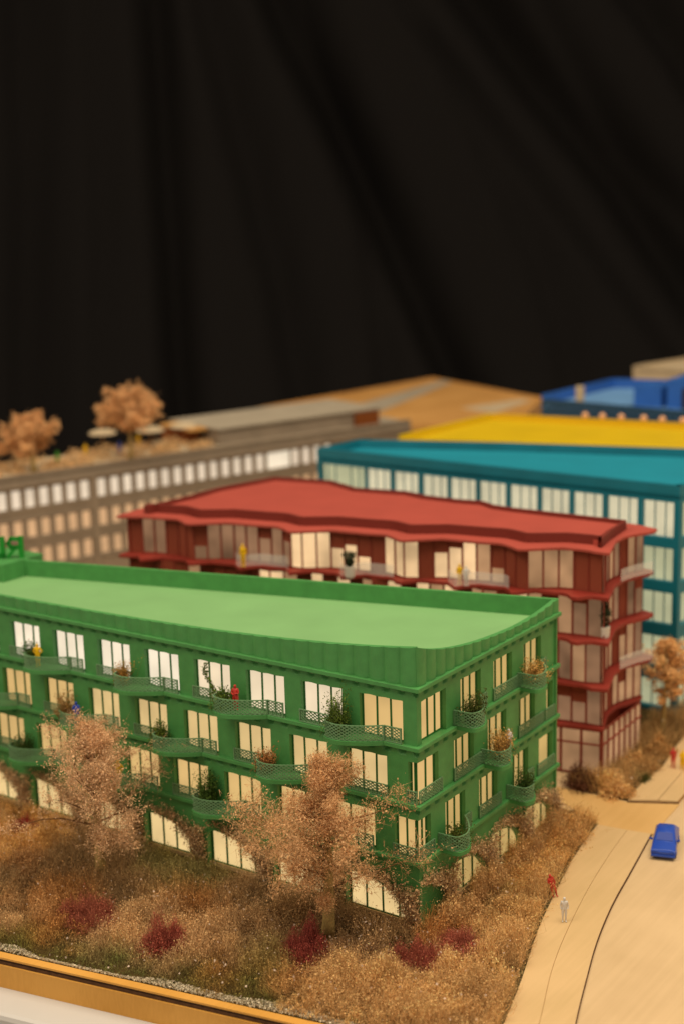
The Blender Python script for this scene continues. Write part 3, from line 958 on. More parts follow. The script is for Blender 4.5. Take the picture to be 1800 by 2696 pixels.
# blue with roof boxes
blu = thing('blue_building', 'royal blue model building with a pale blue roof and blue roof boxes', 'building', (-25, 108, 0))
BP = [(-42.3,100.1),(-3,94.4),(3,112),(-20,124),(-40.9,120.1)]
add, bpz = prism_building(blu, BP, 21, 20.2, M['navy'], M['blue_roof'])
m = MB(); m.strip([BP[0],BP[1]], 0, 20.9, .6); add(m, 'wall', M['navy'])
m = MB(); m.strip([BP[1],BP[2],BP[3],BP[4],BP[0]], 0, 21.5, .6); add(m, 'wall', M['blue'])
m = MB(); m.box(-30.2, -26.4, 103.2, 108, 20.1, 22.9); add(m, 'roof_box', M['blue'])
m = MB(); m.box(-25.5, -8, 103, 110, 20.1, 24.0); add(m, 'roof_box', M['blue'])
m = MB(); m.box(-23.2, -21.6, 102.5, 102.98, 20.3, 23.0); add(m, 'doorway', M['dark'])
o = MB(); o.box(-.5, .5, -.4, .4, 0, 2.0); o = o.build('roof_post', M['cream'], bevel=.1); o.location = (-36.6, 100.2, 20.91)
tag(o, 'short cream post standing on the front edge of the blue roof', 'post')
# cream and amber blocks at the far right
crm = thing('cream_building', 'pale cream model block peeking over the blue roof', 'building', (-30, 140, 0))
add, _ = prism_building(crm, [(-45.5,138),(-10,132),(-8,150),(-42,154)], 21, 20.9, M['cream'], M['cream'])
m = MB(); m.strip([(-45.5,138),(-10,132),(-8,150),(-42,154),(-45.5,138)], 0, 21.3, .5); add(m, 'wall', M['cream'])
amb = thing('amber_building', 'small amber plywood block rising behind the cream block at the right edge', 'building', (-30, 160, 0))
add, _ = prism_building(amb, [(-39,157),(-12,154),(-12,170),(-39,172)], 24, 23.8, M['ply'], M['ply'])
m = MB(); m.strip([(-39,157),(-12,154),(-12,170),(-39,172),(-39,157)], 0, 24.4, .5); add(m, 'wall', M['ply'])
# tan plywood hall
tan = thing('plywood_hall', 'wide unpainted plywood model hall with a shallow pointed roof line behind the grey building', 'building', (-80, 115, 0))
PP = [(-94.3,89.1),(-94.9,107.7),(-90.2,150.3),(-59.5,133.5),(-52,112),(-62,100)]
add, _ = prism_building(tan, PP, 16, 15.8, M['ply'], M['ply'])
m = MB(); m.strip(PP+[PP[0]], 0, 16.0, .5); add(m, 'wall', M['ply'])
m = MB(); m.prism([(-82,104),(-87,149.2),(-84.4,147.6),(-74,104)], 15.801, 15.86); add(m, 'roof_strip', M['gray_lt'])
m = MB(); m.prism([(-66,119),(-62,131.5),(-59.9,131.2),(-58.5,116)], 15.801, 15.87); add(m, 'roof_strip', M['cream'])

# ------------------------------------------------------------------ grey building
GA = Vector((-79.6, 36.6)); GD = Vector((0.3065, 0.9519)); GN = Vector((GD.y, -GD.x)); k8 = .861
def gp(s, d=0.0): q = GA+GD*(s*k8)+GN*d; return (q.x, q.y)
gray = thing('grey_building', 'long grey model block with rows of small lit windows and a planted roof terrace', 'building', (-70, 60, 0))
A0, A1 = gp(-16), gp(72)
Lg = 88*k8
add, _ = prism_building(gray, [A0, A1, gp(72, -12), gp(-16, -9.5)], 17.6, 17.3, M['gray'], M['gray_lt'])
cs = []
s = 12.64
while s > -15.2: cs.append(s); s -= 2.07
s = 15.31
while s < 42.6: cs.append(s); s += 2.078
cs += [48.95, 51.0, 53.1, 55.2]
cs = sorted(cs); cg = [(c+16)*k8 for c in cs]
# top row holds one large bright window
rowsG = [(13.55, 15.75), (9.95, 12.05), (6.45, 8.55)]
A = Vector(A0); d = GD; 
def P(a, dd, z): q = A+GD*a+GN*dd; return (q.x, q.y, z)
GF = Face((GD.x, GD.y), (GN.x, GN.y)); GF.P = P
wall = MB()
cur = 0.0
for za, zb in sorted(rowsG):
    hbox(wall, GF, 0, Lg, -.5, 0, cur, za)
    lst = [(c-.62, c+.62) for c in cg]
    if za > 13: lst = sorted(lst+[((43.55+16)*k8, (48.05+16)*k8)])
    c = 0.0
    for a, b in lst: hbox(wall, GF, c, a, -.5, -.003, za, zb if b-a < 3 else zb); c = b
    hbox(wall, GF, c, Lg, -.5, -.003, za, zb)
    hbox(wall, GF, 0, Lg, -.02, .12, zb+.15, zb+.35); hbox(wall, GF, 0, Lg, -.02, .10, za-.45, za-.25)
    for c in cg: hbox(wall, GF, c-.95, c-.82, -.02, .08, za-.25, zb+.15)
    cur = zb
hbox(wall, GF, 0, Lg, -.5, 0, cur, 17.55)
hbox(wall, GF, 0, Lg, -.3, .25, 16.1, 16.35)
for a in ((13.97+16)*k8,): hbox(wall, GF, a-.35, a+.35, 0, .2, 0, 16.1)
add(wall, 'wall', M['gray'])
for za, zb in rowsG:
    for c in cg:
        if (za < 9.5) and c > 31: continue
        g = MB(); hbox(g, GF, c-.618, c+.618, -.46, -.42, za+.002, zb-.002); add(g, 'window', M['gray_top'] if za > 13 else M['gray_low'])
g = MB(); hbox(g, GF, (43.56+16)*k8, (48.04+16)*k8, -.46, -.42, 13.56, 16.05); add(g, 'window', M['lit5'])
g = MB(); hbox(g, GF, (43.3+16)*k8, (48.3+16)*k8, -.4, .12, 15.75, 16.1); add(g, 'window_hood', M['gray_lt'])
m = MB(); m.prism([gp(36.6,-2.2), gp(67.5,-2.2), gp(67.5,-14), gp(36.6,-14)], 17.2, 19.3); add(m, 'penthouse', M['gray'])
m = MB(); m.prism([gp(36.2,-1.9), gp(67.9,-1.9), gp(67.9,-14.3), gp(36.2,-14.3)], 19.301, 19.55); add(m, 'penthouse_roof', M['gray_lt'])
m = MB(); m.prism([gp(62,-1.2), gp(66.5,-1.2), gp(66.5,-1.85), gp(62,-1.85)], 17.31, 19.1); add(m, 'penthouse_door', M['brown'])
m = MB(); m.prism([gp(33.0,-4.2), gp(36.1,-4.2), gp(36.1,-12), gp(33.0,-12)], 19.2, 19.5); add(m, 'canopy', M['ply'])
m = MB(); m.prism([gp(33.3,-6), gp(36.0,-6), gp(36.0,-12), gp(33.3,-12)], 17.3, 19.2); add(m, 'penthouse_wall', M['brown'])
m = MB(); m.prism([gp(-16,-1.0), gp(36.0,-1.0), gp(36.0,-10.5), gp(-16,-9.2)], 17.301, 17.36); add(m, 'terrace_deck', M['cream'])

# ------------------------------------------------------------------ people
def human(pose):
    J = {'pel': (0,0,.95), 'chest': (0,.0,1.28), 'neck': (0,0,1.50), 'head': (0,-.02,1.63), 'top': (0,-.01,1.74),
         'shl': (.17,0,1.42), 'shr': (-.17,0,1.42), 'ell': (.23,.02,1.15), 'elr': (-.23,.02,1.15), 'hal': (.21,-.08,.90), 'har': (-.21,-.08,.90),
         'hil': (.09,0,.90), 'hir': (-.09,0,.90), 'knl': (.10,-.02,.50), 'knr': (-.10,-.02,.50), 'anl': (.10,.02,.08), 'anr': (-.10,.02,.08), 'tol': (.12,-.13,.04), 'tor': (-.12,-.13,.04)}
    if pose == 1:   # one hand at the chest, a leg forward
        J.update(elr=(-.25,-.02,1.16), har=(-.06,-.20,1.24), knl=(.10,-.16,.52), anl=(.10,-.10,.08), tol=(.12,-.25,.05))
    if pose == 2:   # arms folded forward, wide coat
        J.update(ell=(.25,-.05,1.17), hal=(.03,-.22,1.20), elr=(-.25,-.05,1.15), har=(-.02,-.22,1.10))
    if pose == 3:   # arms on the hips
        J.update(ell=(.34,.05,1.18), hal=(.16,-.02,1.00), elr=(-.34,.05,1.18), har=(-.16,-.02,1.00))
    rad = {'pel': .15, 'chest': .165, 'neck': .065, 'head': .105, 'top': .075, 'shl': .085, 'shr': .085, 'ell': .055, 'elr': .055, 'hal': .042, 'har': .042,
           'hil': .105, 'hir': .105, 'knl': .072, 'knr': .072, 'anl': .048, 'anr': .048, 'tol': .045, 'tor': .045}
    if pose == 2: rad.update(pel=.19, hil=.15, hir=.15, knl=.11, knr=.11)
    E = [('pel','chest'),('chest','neck'),('neck','head'),('head','top'),('chest','shl'),('chest','shr'),('shl','ell'),('ell','hal'),('shr','elr'),('elr','har'),
         ('pel','hil'),('pel','hir'),('hil','knl'),('knl','anl'),('anl','tol'),('hir','knr'),('knr','anr'),('anr','tor')]
    keys = list(J); me = bpy.data.meshes.new('person_skeleton')
    me.from_pydata([J[k] for k in keys], [(keys.index(a), keys.index(b)) for a, b in E], [])
    o = bpy.data.objects.new('person_skeleton', me); COL.objects.link(o)
    sk = o.modifiers.new('s', 'SKIN'); sb = o.modifiers.new('b', 'SUBSURF'); sb.levels = 2; sb.render_levels = 2
    for i, k in enumerate(keys):
        me.skin_vertices[0].data[i].radius = (rad[k], rad[k]*(.82 if k in ('chest','pel') else 1))
        me.skin_vertices[0].data[i].use_root = (k == 'pel')
    dg = bpy.context.evaluated_depsgraph_get(); dg.update()
    out = bpy.data.meshes.new_from_object(o.evaluated_get(dg))
    out.name = 'person'
    bpy.data.objects.remove(o)
    # round base disc joined under the feet so that the figure stands by itself
    out.polygons.foreach_set('use_smooth', [True]*len(out.polygons))
    return out
HUM = [human(i) for i in range(4)]
PC = {}
def person(x, y, z, colour, pose, rz, label, sc=1.0, tilt=0.0, group=None):
    key = (colour, pose)
    if key not in PC:
        me = HUM[pose].copy(); me.materials.clear(); me.materials.append(M['p_'+colour]); PC[key] = me
    o = bpy.data.objects.new('person', PC[key]); COL.objects.link(o)
    o.location = (x, y, z); o.rotation_euler = (0, tilt, rz); o.scale = (sc*1.06, sc*1.06, sc*1.04)
    tag(o, label, 'person', group or 'small painted figures')
    return o
person(7.5, 6.1, .15, 'white', 0, R(35), 'white figure standing on the pavement beside the road, arms at its sides', 1.0, 0.0)
person(5.35, 9.0, .15, 'red', 1, R(60), 'leaning red figure at the edge of the dried shrubs, in front of the white one', 1.0, R(-14))
person(3.5, 34.8, .15, 'red', 1, R(20), 'slim red figure on the pavement beside the yellow one, right of the red building', 1.0)
person(4.3, 34.9, .15, 'yellow', 2, R(20), 'yellow figure in a wide coat walking beside a red one on the far pavement', .95)
person(4.9, 36.8, .15, 'green', 0, R(10), 'green figure at the right edge of the photo on the far pavement', 1.0)
person(1.6, 43.6, .15, 'red', 2, R(10), 'dark red figure standing before the corner of the teal building', 1.1)
person(-33.7, -1.0, 13.12, 'yellow', 3, R(20), 'yellow figure on the leftmost top-floor balcony of the green building', 1.05)
person(-14.35, -.7, 13.12, 'red', 2, R(10), 'red figure on the top-floor balcony beside a tall climbing plant', 1.05)
person(-29.9, -.95, 9.11, 'blue', 2, R(30), 'blue figure on the middle-floor balcony beside the bushy tan plant', 1.05)
person(-25.9, -.9, 5.13, 'yellow', 3, R(10), 'yellow figure on the lowest balcony row, right of the left garden tree', 1.1)
person(-27.2, -.9, 5.13, 'red', 1, R(-20), 'red figure half hidden behind the left garden tree on a low balcony', 1.1)
person(.75, 10.9, 9.11, 'white', 2, R(60), 'white figure among tan reeds in a lattice balcony of the short facade', 1.0)
person(-32.5, 22.95, 15.86, 'yellow', 0, R(10), 'yellow figure standing on the left part of the red terrace', 1.18)
person(-12.6, 27.05, 15.86, 'yellow', 0, R(10), 'yellow figure next to a white one on the red terrace', 1.0)
person(-11.9, 26.95, 15.86, 'white', 3, R(40), 'white figure with legs apart next to a yellow one on the red terrace', .95)
for x, y, c, lb in ((-80.9, 52.0, 'yellow', 'yellow figure on the grey roof terrace between the two trees'), (-78.5, 55.6, 'blue', 'blue figure on the grey roof terrace left of the larger tree'),
                    (-80.3, 61.0, 'yellow', 'yellow figure behind the trunk of the larger roof tree'), (-80.5, 46.8, 'green', 'green figure on the grey roof terrace near the smaller tree'),
                    (-82.4, 38.6, 'yellow', 'yellow figure at the left edge of the grey roof terrace'), (-76.8, 67.8, 'red', 'red figure beside the penthouse on the grey roof')):
    person(x, y, 17.365, c, 2, R(30), lb, 1.0)

# ------------------------------------------------------------------ plants
def garden_tree(name, label, cat, loc, H, spread, nl, col, seed, group, leaf=.125, lean=0.0, trunk_r=.30, base=.28, mname='leaf', cvar=.16, twigs=True, flat=1.0, parts=True, trunkm='bark'):
    global rng
    rng = np.random.default_rng(seed)
    root = thing(name, label, cat, loc, 0, group)
    tr = MB(); pts = []; rad = []
    for i in range(9):
        t = i/8; pts.append((lean*t*t*H*.3+.10*math.sin(t*5+seed), .10*math.cos(t*4+seed), t*H*.93)); rad.append(trunk_r*(1-.86*t)*(1.25 if i == 0 else 1))
    tr.tube(pts, rad, 8); tr.build('trunk', M[trunkm], root, smooth=True)
    cl = Cloud(); br = MB(); tips = []
    n = 46
    for i in range(n):
        t = base+(1-base)*((i+.5)/n)**.9; j = min(int(t*8), 7); f = t*8-j
        p = np.array(pts[j])*(1-f)+np.array(pts[min(j+1,8)])*f
        az = rng.uniform(0, 2*math.pi); el = R(rng.uniform(-2, 26)+50*(t-base))
        tq = (t-base)/(1-base); prof = ((tq/.22)**.45 if tq < .22 else (1-(tq-.22)/.78)**.85*.92+.08)*flat
        L = min(spread*prof*rng.uniform(.42, 1.18), spread*.86)
        dr = np.array([math.cos(az)*math.cos(el), math.sin(az)*math.cos(el), math.sin(el)])
        q = [p]; m = 5
        dd = dr.copy()
        for k in range(m):
            dd = dd+rng.normal(size=3)*.16+np.array([0, 0, .03]); dd /= np.linalg.norm(dd); q.append(q[-1]+dd*L/m)
        if i % 2 == 0: br.tube([tuple(a) for a in q], [.085*(1-k/m*.8) for k in range(m+1)], 4)
        for k in range(1, m+1):
            for _ in range(2+k):
                d2 = dd*.5+rng.normal(size=3); d2[2] += .1; d2 /= np.linalg.norm(d2)
                l2 = L*.26*rng.uniform(.3, 1.1)+.12
                tips.append((q[k], q[k]+d2*l2))
    br.build('branch', M['twig'], root)
    A = np.array([a for a, b in tips]); B = np.array([b for a, b in tips])
    col = np.array(col)
    if twigs: cl.blades(A, B, .035, np.tile(col*.5, (len(A), 1)), .05)
    per = max(1, nl//len(tips))
    idx = np.repeat(np.arange(len(tips)), per)
    f = rng.uniform(.25, 1.12, len(idx))[:, None]
    tone = rng.uniform(.80, 1.18, len(tips))[idx][:, None]
    pos = A[idx]*(1-f)+B[idx]*f+rng.normal(size=(len(idx), 3))*spread*.030
    hue = rng.normal(size=(len(idx), 1))*np.array([[.03, .05, .10]])
    cc = np.clip(col*tone*(1+hue), .005, 1)
    cl.leaves(pos, leaf, cc, cvar)
    # fine fibres between the leaves
    k = int(len(idx)*.8); sel = rng.integers(0, len(idx), k); dv = rng.normal(size=(k, 3))*.24
    cl.blades(pos[sel], pos[sel]+dv, .024, cc[sel]*.92)
    cl.build('crown', M[mname], root)
    return root
TC = (0.76, 0.49, 0.28)
garden_tree('garden_tree', 'dried brown model tree in front of the left part of the green facade', 'tree', (-23.5, -5.6, .03), 11.8, 7.6, 20000, TC, 3, 'dried garden trees', trunk_r=.44, base=.25)
garden_tree('garden_tree', 'dried brown model tree with thick pale trunk near the front corner of the green building', 'tree', (-4.45, -4.1, .03), 12.6, 7.8, 26000, (0.72, 0.44, 0.22), 5, 'dried garden trees', trunk_r=.46, base=.22)
garden_tree('roof_tree', 'small spreading tan tree at the left of the grey roof terrace', 'tree', (-79.7, 42.1, 17.36), 6.9, 4.4, 12000, (0.80, 0.49, 0.24), 8, 'trees on the grey roof', leaf=.30, trunk_r=.32, base=.30)
garden_tree('roof_tree', 'larger tan tree on the grey roof terrace beside the parasols', 'tree', (-74.6, 53.4, 17.36), 8.3, 4.9, 14000, (0.80, 0.49, 0.24), 12, 'trees on the grey roof', leaf=.30, trunk_r=.30, base=.50)
garden_tree('street_tree', 'orange tan tree between the red and the teal building', 'tree', (0.1, 40.9, .08), 9.6, 3.6, 6500, (0.95, 0.60, 0.28), 17, None, leaf=.22, trunk_r=.28, base=.38)

def pot_plant(x, y, z, h, w, col, label, seed, n=700, reach=0.0, green_=True, vine=0.0, spiky=False):
    global rng
    rng = np.random.default_rng(seed)
    cl = Cloud(); col = np.array(col)
    m = 80 if not spiky else 130; n = int(n*1.8); h *= 1.1; w *= 1.12
    base = np.zeros((m, 3)); base[:, :2] = rng.normal(size=(m, 2))*w*.22
    az = rng.uniform(0, 2*math.pi, m); rr = rng.uniform(.1, 1, m)**.8*w*.5
    tip = np.stack([base[:, 0]*.5+np.cos(az)*rr, base[:, 1]*.5+np.sin(az)*rr, h*rng.uniform(.35, 1.0, m)*(1-.25*rr/w)], 1)
    if reach: tip[:9, 0] += np.linspace(.2, reach, 9); tip[:9, 2] = h*np.linspace(.8, 1.25, 9)
    cl.blades(base, tip, .035, np.tile(col*.55, (m, 1)), .10)
    idx = rng.integers(0, m, n); f = rng.uniform(.25, 1.05, (n, 1))
    pos = base[idx]*(1-f)+tip[idx]*f+rng.normal(size=(n, 3))*w*.07; pos[:, 2] = np.maximum(pos[:, 2], .02)
    cl.leaves(pos, .12, np.tile(col, (n, 1))*rng.uniform(.6, 1.5, (n, 1)), .2)
    if vine:
        k = 260; t = rng.uniform(0, 1, k)
        vp = np.stack([-.5*w-.5*t+.22*np.sin(t*7)+rng.normal(size=k)*.10, rng.normal(size=k)*.08, h*.5+vine*t], 1)
        cl.leaves(vp, .15, np.tile(col, (k, 1)), .3)
        a = np.linspace(0, 1, 30); cp = np.stack([-.5*w-.5*a+.22*np.sin(a*7), a*0, h*.5+vine*a], 1)
        cl.blades(cp[:-1], cp[1:], .05, np.tile(np.array([[.10,.05,.02]]), (29, 1)))
    o = cl.build('balcony_plant', M['leaf_g' if green_ else 'leaf'])
    o.location = (x, y, z+.012); tag(o, label, 'plant', 'plants on the balconies')
    return o
GRN = (0.115, 0.175, 0.028); DGR = (0.070, 0.120, 0.022); TN = (0.62, 0.37, 0.12)
pot_plant(-34.9, -.65, ZS[2], 1.9, 1.0, DGR, 'dark green plant beside the yellow figure on the leftmost top balcony', 31)
pot_plant(-25.2, -.75, ZS[2], 1.7, 1.1, (0.48, 0.25, 0.06), 'orange tan dried plant with one branch reaching right on a top balcony', 32, 500, 1.6, False)
pot_plant(-15.5, -.75, ZS[2], 1.5, 1.7, GRN, 'green bush with a tall vine climbing up left on a top balcony', 33, 900, vine=2.3)
pot_plant(-5.75, -.75, ZS[2], 2.6, 1.6, GRN, 'tall green bush on the top balcony nearest the front corner', 34, 1300, .9)
pot_plant(-31.3, -.75, ZS[1], 2.3, 1.3, (0.36, 0.20, 0.06), 'bushy tan plant beside the blue figure on a middle balcony', 35, 1000, 0, False)
pot_plant(-21.7, -.75, ZS[1], 1.8, 1.3, (0.11, 0.15, 0.02), 'small green bush on a middle balcony near the facade centre', 36, 700)
pot_plant(-11.9, -.75, ZS[1], 1.6, 1.5, (0.45, 0.20, 0.07), 'rusty tan feathery plant with a twig on a middle balcony', 37, 700, 1.3, False)
pot_plant(-36.5, -.70, ZS[0], 1.9, 1.5, DGR, 'dark green bush on the lowest balcony at the left', 38, 700)
p_ = pot_plant(-17.3, -.72, ZS[0], 3.0, 1.2, (0.080, 0.145, 0.025), 'tall dark green plant reaching the balcony above, right of centre', 39, 1500)
pot_plant(.80, 5.7, ZS[2], 1.9, 1.6, (0.075, 0.09, 0.016), 'dark green leafy plant in the nearest top balcony of the short facade', 40, 900, 1.0)
pot_plant(.80, 15.0, ZS[2], 1.7, 1.7, TN, 'golden tan plant in the far top balcony of the short facade', 41, 900, 0, False)
pot_plant(.80, 9.7, ZS[1], 2.2, 1.5, TN, 'tall golden reeds beside the white figure on a middle balcony', 42, 900, 0, False, spiky=True)
pot_plant(.80, 3.6, ZS[0], 1.3, 1.7, (0.11, 0.13, 0.02), 'low green plant in the nearest lowest balcony of the short facade', 43, 600)
pot_plant(.80, 13.3, ZS[0], 1.9, 1.5, DGR, 'dark green plant in the far lowest balcony of the short facade', 44, 800)

def potted(x, y, z, h, w, label, seed, cone=False):
    global rng
    rng = np.random.default_rng(seed)
    root = thing('potted_plant', label, 'potted plant', (x, y, z), 0, 'potted plants on the red terraces')
    m = MB(); m.tube([(0,0,0),(0,0,.15),(0,0,.95)], [.5*w,.55*w,.62*w], 10); m.build('pot', M['pot'], root)
    cl = Cloud(); n = 600
    t = rng.uniform(0, 1, n)
    rr = (w*.75*np.sin(np.pi*np.clip(t*.8+.18, 0, 1)) if cone else w*1.1*np.sqrt(t)*.8)*rng.uniform(.2, 1, n)
    az = rng.uniform(0, 6.28, n)
    cl.leaves(np.stack([np.cos(az)*rr, np.sin(az)*rr, .9+t*h], 1), .2, np.tile(np.array([[.035,.050,.022]]), (n, 1)), .3)
    cl.build('foliage', M['leaf_g'], root)
potted(-22.1, 24.6, 15.86, 1.3, .8, 'dark plant in a whitish pot on the middle of the red terrace', 51)
potted(-1.0, 30.6, 12.06, 2.4, .75, 'slender dark conifer in a clear pot on the corner balcony of the red building', 52, True)

# parasols
def parasol(x, y, label, first=[None]):
    if first[0] is None:
        root = thing('parasol', label, 'parasol', (x, y, 17.36), 0, 'parasols on the grey roof')
        c = MB(); rows = []
        for r_, z_ in ((.02, 2.75), (.9, 2.66), (1.55, 2.45), (1.85, 2.18), (1.80, 2.10), (.9, 2.35), (.02, 2.5)):
            rows.append([(r_*math.cos(2*math.pi*k/12), r_*math.sin(2*math.pi*k/12), z_) for k in range(13)])
        c.grid(rows); c.build('canopy', M['cream'], root)
        p = MB(); p.tube([(0,0,0),(0,0,2.5)], .07, 6); p.build('pole', M['ply'], root)
        b = MB(); b.tube([(0,0,0),(0,0,.12)], .4, 10); b.build('base', M['gray'], root)
        first[0] = root; return
    r = first[0].copy(); COL.objects.link(r); r.location = (x, y, 17.36); r['label'] = label
    for ch in first[0].children:
        c = ch.copy(); COL.objects.link(c); c.parent = r
parasol(-83.2, 57.5, 'cream parasol left of the larger roof tree')
parasol(-79.0, 62.0, 'cream parasol partly behind the larger roof tree')
parasol(-77.4, 66.6, 'cream parasol right of the larger roof tree')

# little pink globes along the yellow rear parapet
ls = None
for i, (x, y) in enumerate(((-29.2, 86.2), (-27.0, 86.4), (-24.6, 86.6), (-21.8, 86.85), (-19.5, 87.0), (-17.0, 87.2))):
    if ls is None:
        m = MB(); m.tube([(0,0,-.35),(0,0,-.30),(0,0,-.1),(0,0,.15),(0,0,.30),(0,0,.36)], [.10,.32,.42,.38,.22,.04], 10)
        ls = m.build('roof_globe', M['pink'], smooth=True); o = ls
    else: o = ls.copy(); COL.objects.link(o)
    o.location = (x, y, 21.33)
    tag(o, 'pale pink globe on the rear parapet of the yellow roof, '+('first from the left','second from the left','third from the left','third from the right','second from the right','first from the right')[i], 'globe', 'pink globes along the yellow parapet')

# ------------------------------------------------------------------ car
def make_car():
    root = thing('toy_car', 'blue plastic model car parked on the pale road next to the kerb', 'car', (8.75, 20.35, .0), R(18))
    W = .88
    prof = [(-2.1,.32,.80),(-2.12,.62,.82),(-2.0,.80,.83),(-1.2,.93,.85),(-.95,.97,.82),(-.30,1.42,.74),(.25,1.52,.72),(1.0,1.48,.71),(1.62,1.22,.74),(2.0,.98,.80),(2.1,.70,.82),(2.1,.32,.80)]
    sec = []
    for y, zt, w in prof:
        belt = min(zt, .86)
        sec.append([(-w*.0, y, zt+.02),(-w*.72, y, zt),(-w*.93, y, zt-.05 if zt < 1 else zt-.10),(-W*.98 if zt > .9 else -w, y, belt*.97),(-W if zt>.5 else -w, y, .55 if zt>.6 else .3),(-W*.96, y, .26),
                    (0, y, .24),(W*.96, y, .26),(W if zt>.5 else w, y, .55 if zt>.6 else .3),(W*.98 if zt > .9 else w, y, belt*.97),(w*.93, y, zt-.05 if zt < 1 else zt-.10),(w*.72, y, zt),(w*.0, y, zt+.02)])
    m = MB(); m.grid(sec)
    m.poly(sec[0][:-1]); m.poly(sec[-1][:-1][::-1])
    b = m.build('body', M['car'], root, smooth=True)
    md = b.modifiers.new('edge', 'BEVEL'); md.width = .03; md.segments = 2; md.limit_method = 'ANGLE'; md.angle_limit = R(35)
    for sx in (-1, 1):
        for y in (-1.35, 1.3):
            w = MB(); w.tube([(sx*.70, y, .32), (sx*.90, y, .32)], .32, 16); wh = w.build('wheel', M['car'], root)
            h = MB(); h.tube([(sx*.901, y, .32), (sx*.93, y, .32)], .17, 10); h.build('rim', M['car'], wh)
        k = MB(); k.hexa([(sx*.86,-.72,.92),(sx*1.10,-.70,.92),(sx*1.10,-.60,.92),(sx*.86,-.60,.92),(sx*.86,-.72,1.02),(sx*1.10,-.70,1.06),(sx*1.10,-.60,1.06),(sx*.86,-.60,1.02)]); k.build('mirror', M['car'], root)
        l = MB(); l.box(*(sorted((sx*.45, sx*.76))), -2.16, -2.08, .58, .74); l.build('headlight', M['car'], root)
    g = MB(); g.box(-.36, .36, -2.15, -2.09, .52, .68); g.build('grille', M['car'], root)
    # glazing: thin panels standing proud of the cabin
    ws = MB(); ws.poly([(-.62,-.90,1.04),(.62,-.90,1.04),(.52,-.36,1.42),(-.52,-.36,1.42)]); ws.build('windscreen', M['car_glass'], root)
    for z in (.45,): 
        bm = MB(); bm.box(-.86, .86, -2.20, -2.08, .28, .46); bm.build('bumper', M['car'], root, bevel=.03)
    return root
make_car()

# ------------------------------------------------------------------ garden ground cover and shrubs
CC = {'tan': (.60,.385,.190), 'straw': (.72,.46,.205), 'orange': (.68,.39,.130), 'rust': (.50,.245,.080), 'brown': (.37,.235,.110), 'olive': (.32,.27,.100), 'green': (.16,.21,.050), 'RED': (.45,.08,.06)}
CL = [(-12.6,-8.6,'tan'),(-11.0,-5.8,'tan'),(-12.3,-11.9,'tan'),(-15.9,-12.4,'tan'),(0.4,-7.6,'straw'),(4.3,-7.2,'straw'),(6.4,-3.9,'straw'),(4.7,1.6,'straw'),(4.4,6.3,'straw'),(0.8,8.6,'orange'),(1.6,14.0,'orange'),(1.3,20.8,'orange'),(1.5,4.5,'rust'),(1.2,6.7,'olive'),(-0.7,-2.9,'brown'),(-5.6,-9.4,'olive'),(-7.3,-11.9,'rust'),(-3.3,-10.0,'rust'),(-20.4,-13.7,'rust'),(-24.3,-12.9,'tan'),(-27.0,-8.7,'brown'),(-19.6,-7.4,'brown'),(-18.1,-3.1,'olive'),(-12.6,-3.0,'brown'),(-15.9,-15.4,'green'),(-12.9,-15.0,'green'),(-4.4,-0.9,'brown'),(-32.7,-4.9,'orange'),(-27.5,-3.2,'brown'),(-9.0,-13.9,'green'),(-20,-16,'green'),(-4.5,-12.6,'green'),(-8.0,-6.2,'brown'),(-16,-9.5,'tan'),(-8.5,-8.6,'tan'),(7.6,-1.2,'straw'),(3.5,11.0,'straw'),(2.6,17.5,'straw'),(-24,-10.6,'rust'),(-30,-12,'brown'),(-36,-8,'tan'),(-36,-12,'rust'),(-29,-15,'olive'),(-2,-6,'tan'),(2.5,-5,'straw'),(-1.2,-9.8,'straw'),(1.2,.9,'rust'),(-14.5,-5.2,'rust'),(0,-12,'straw'),(5,-10,'straw'),(-45,-8,'tan'),(8,-8,'straw')]
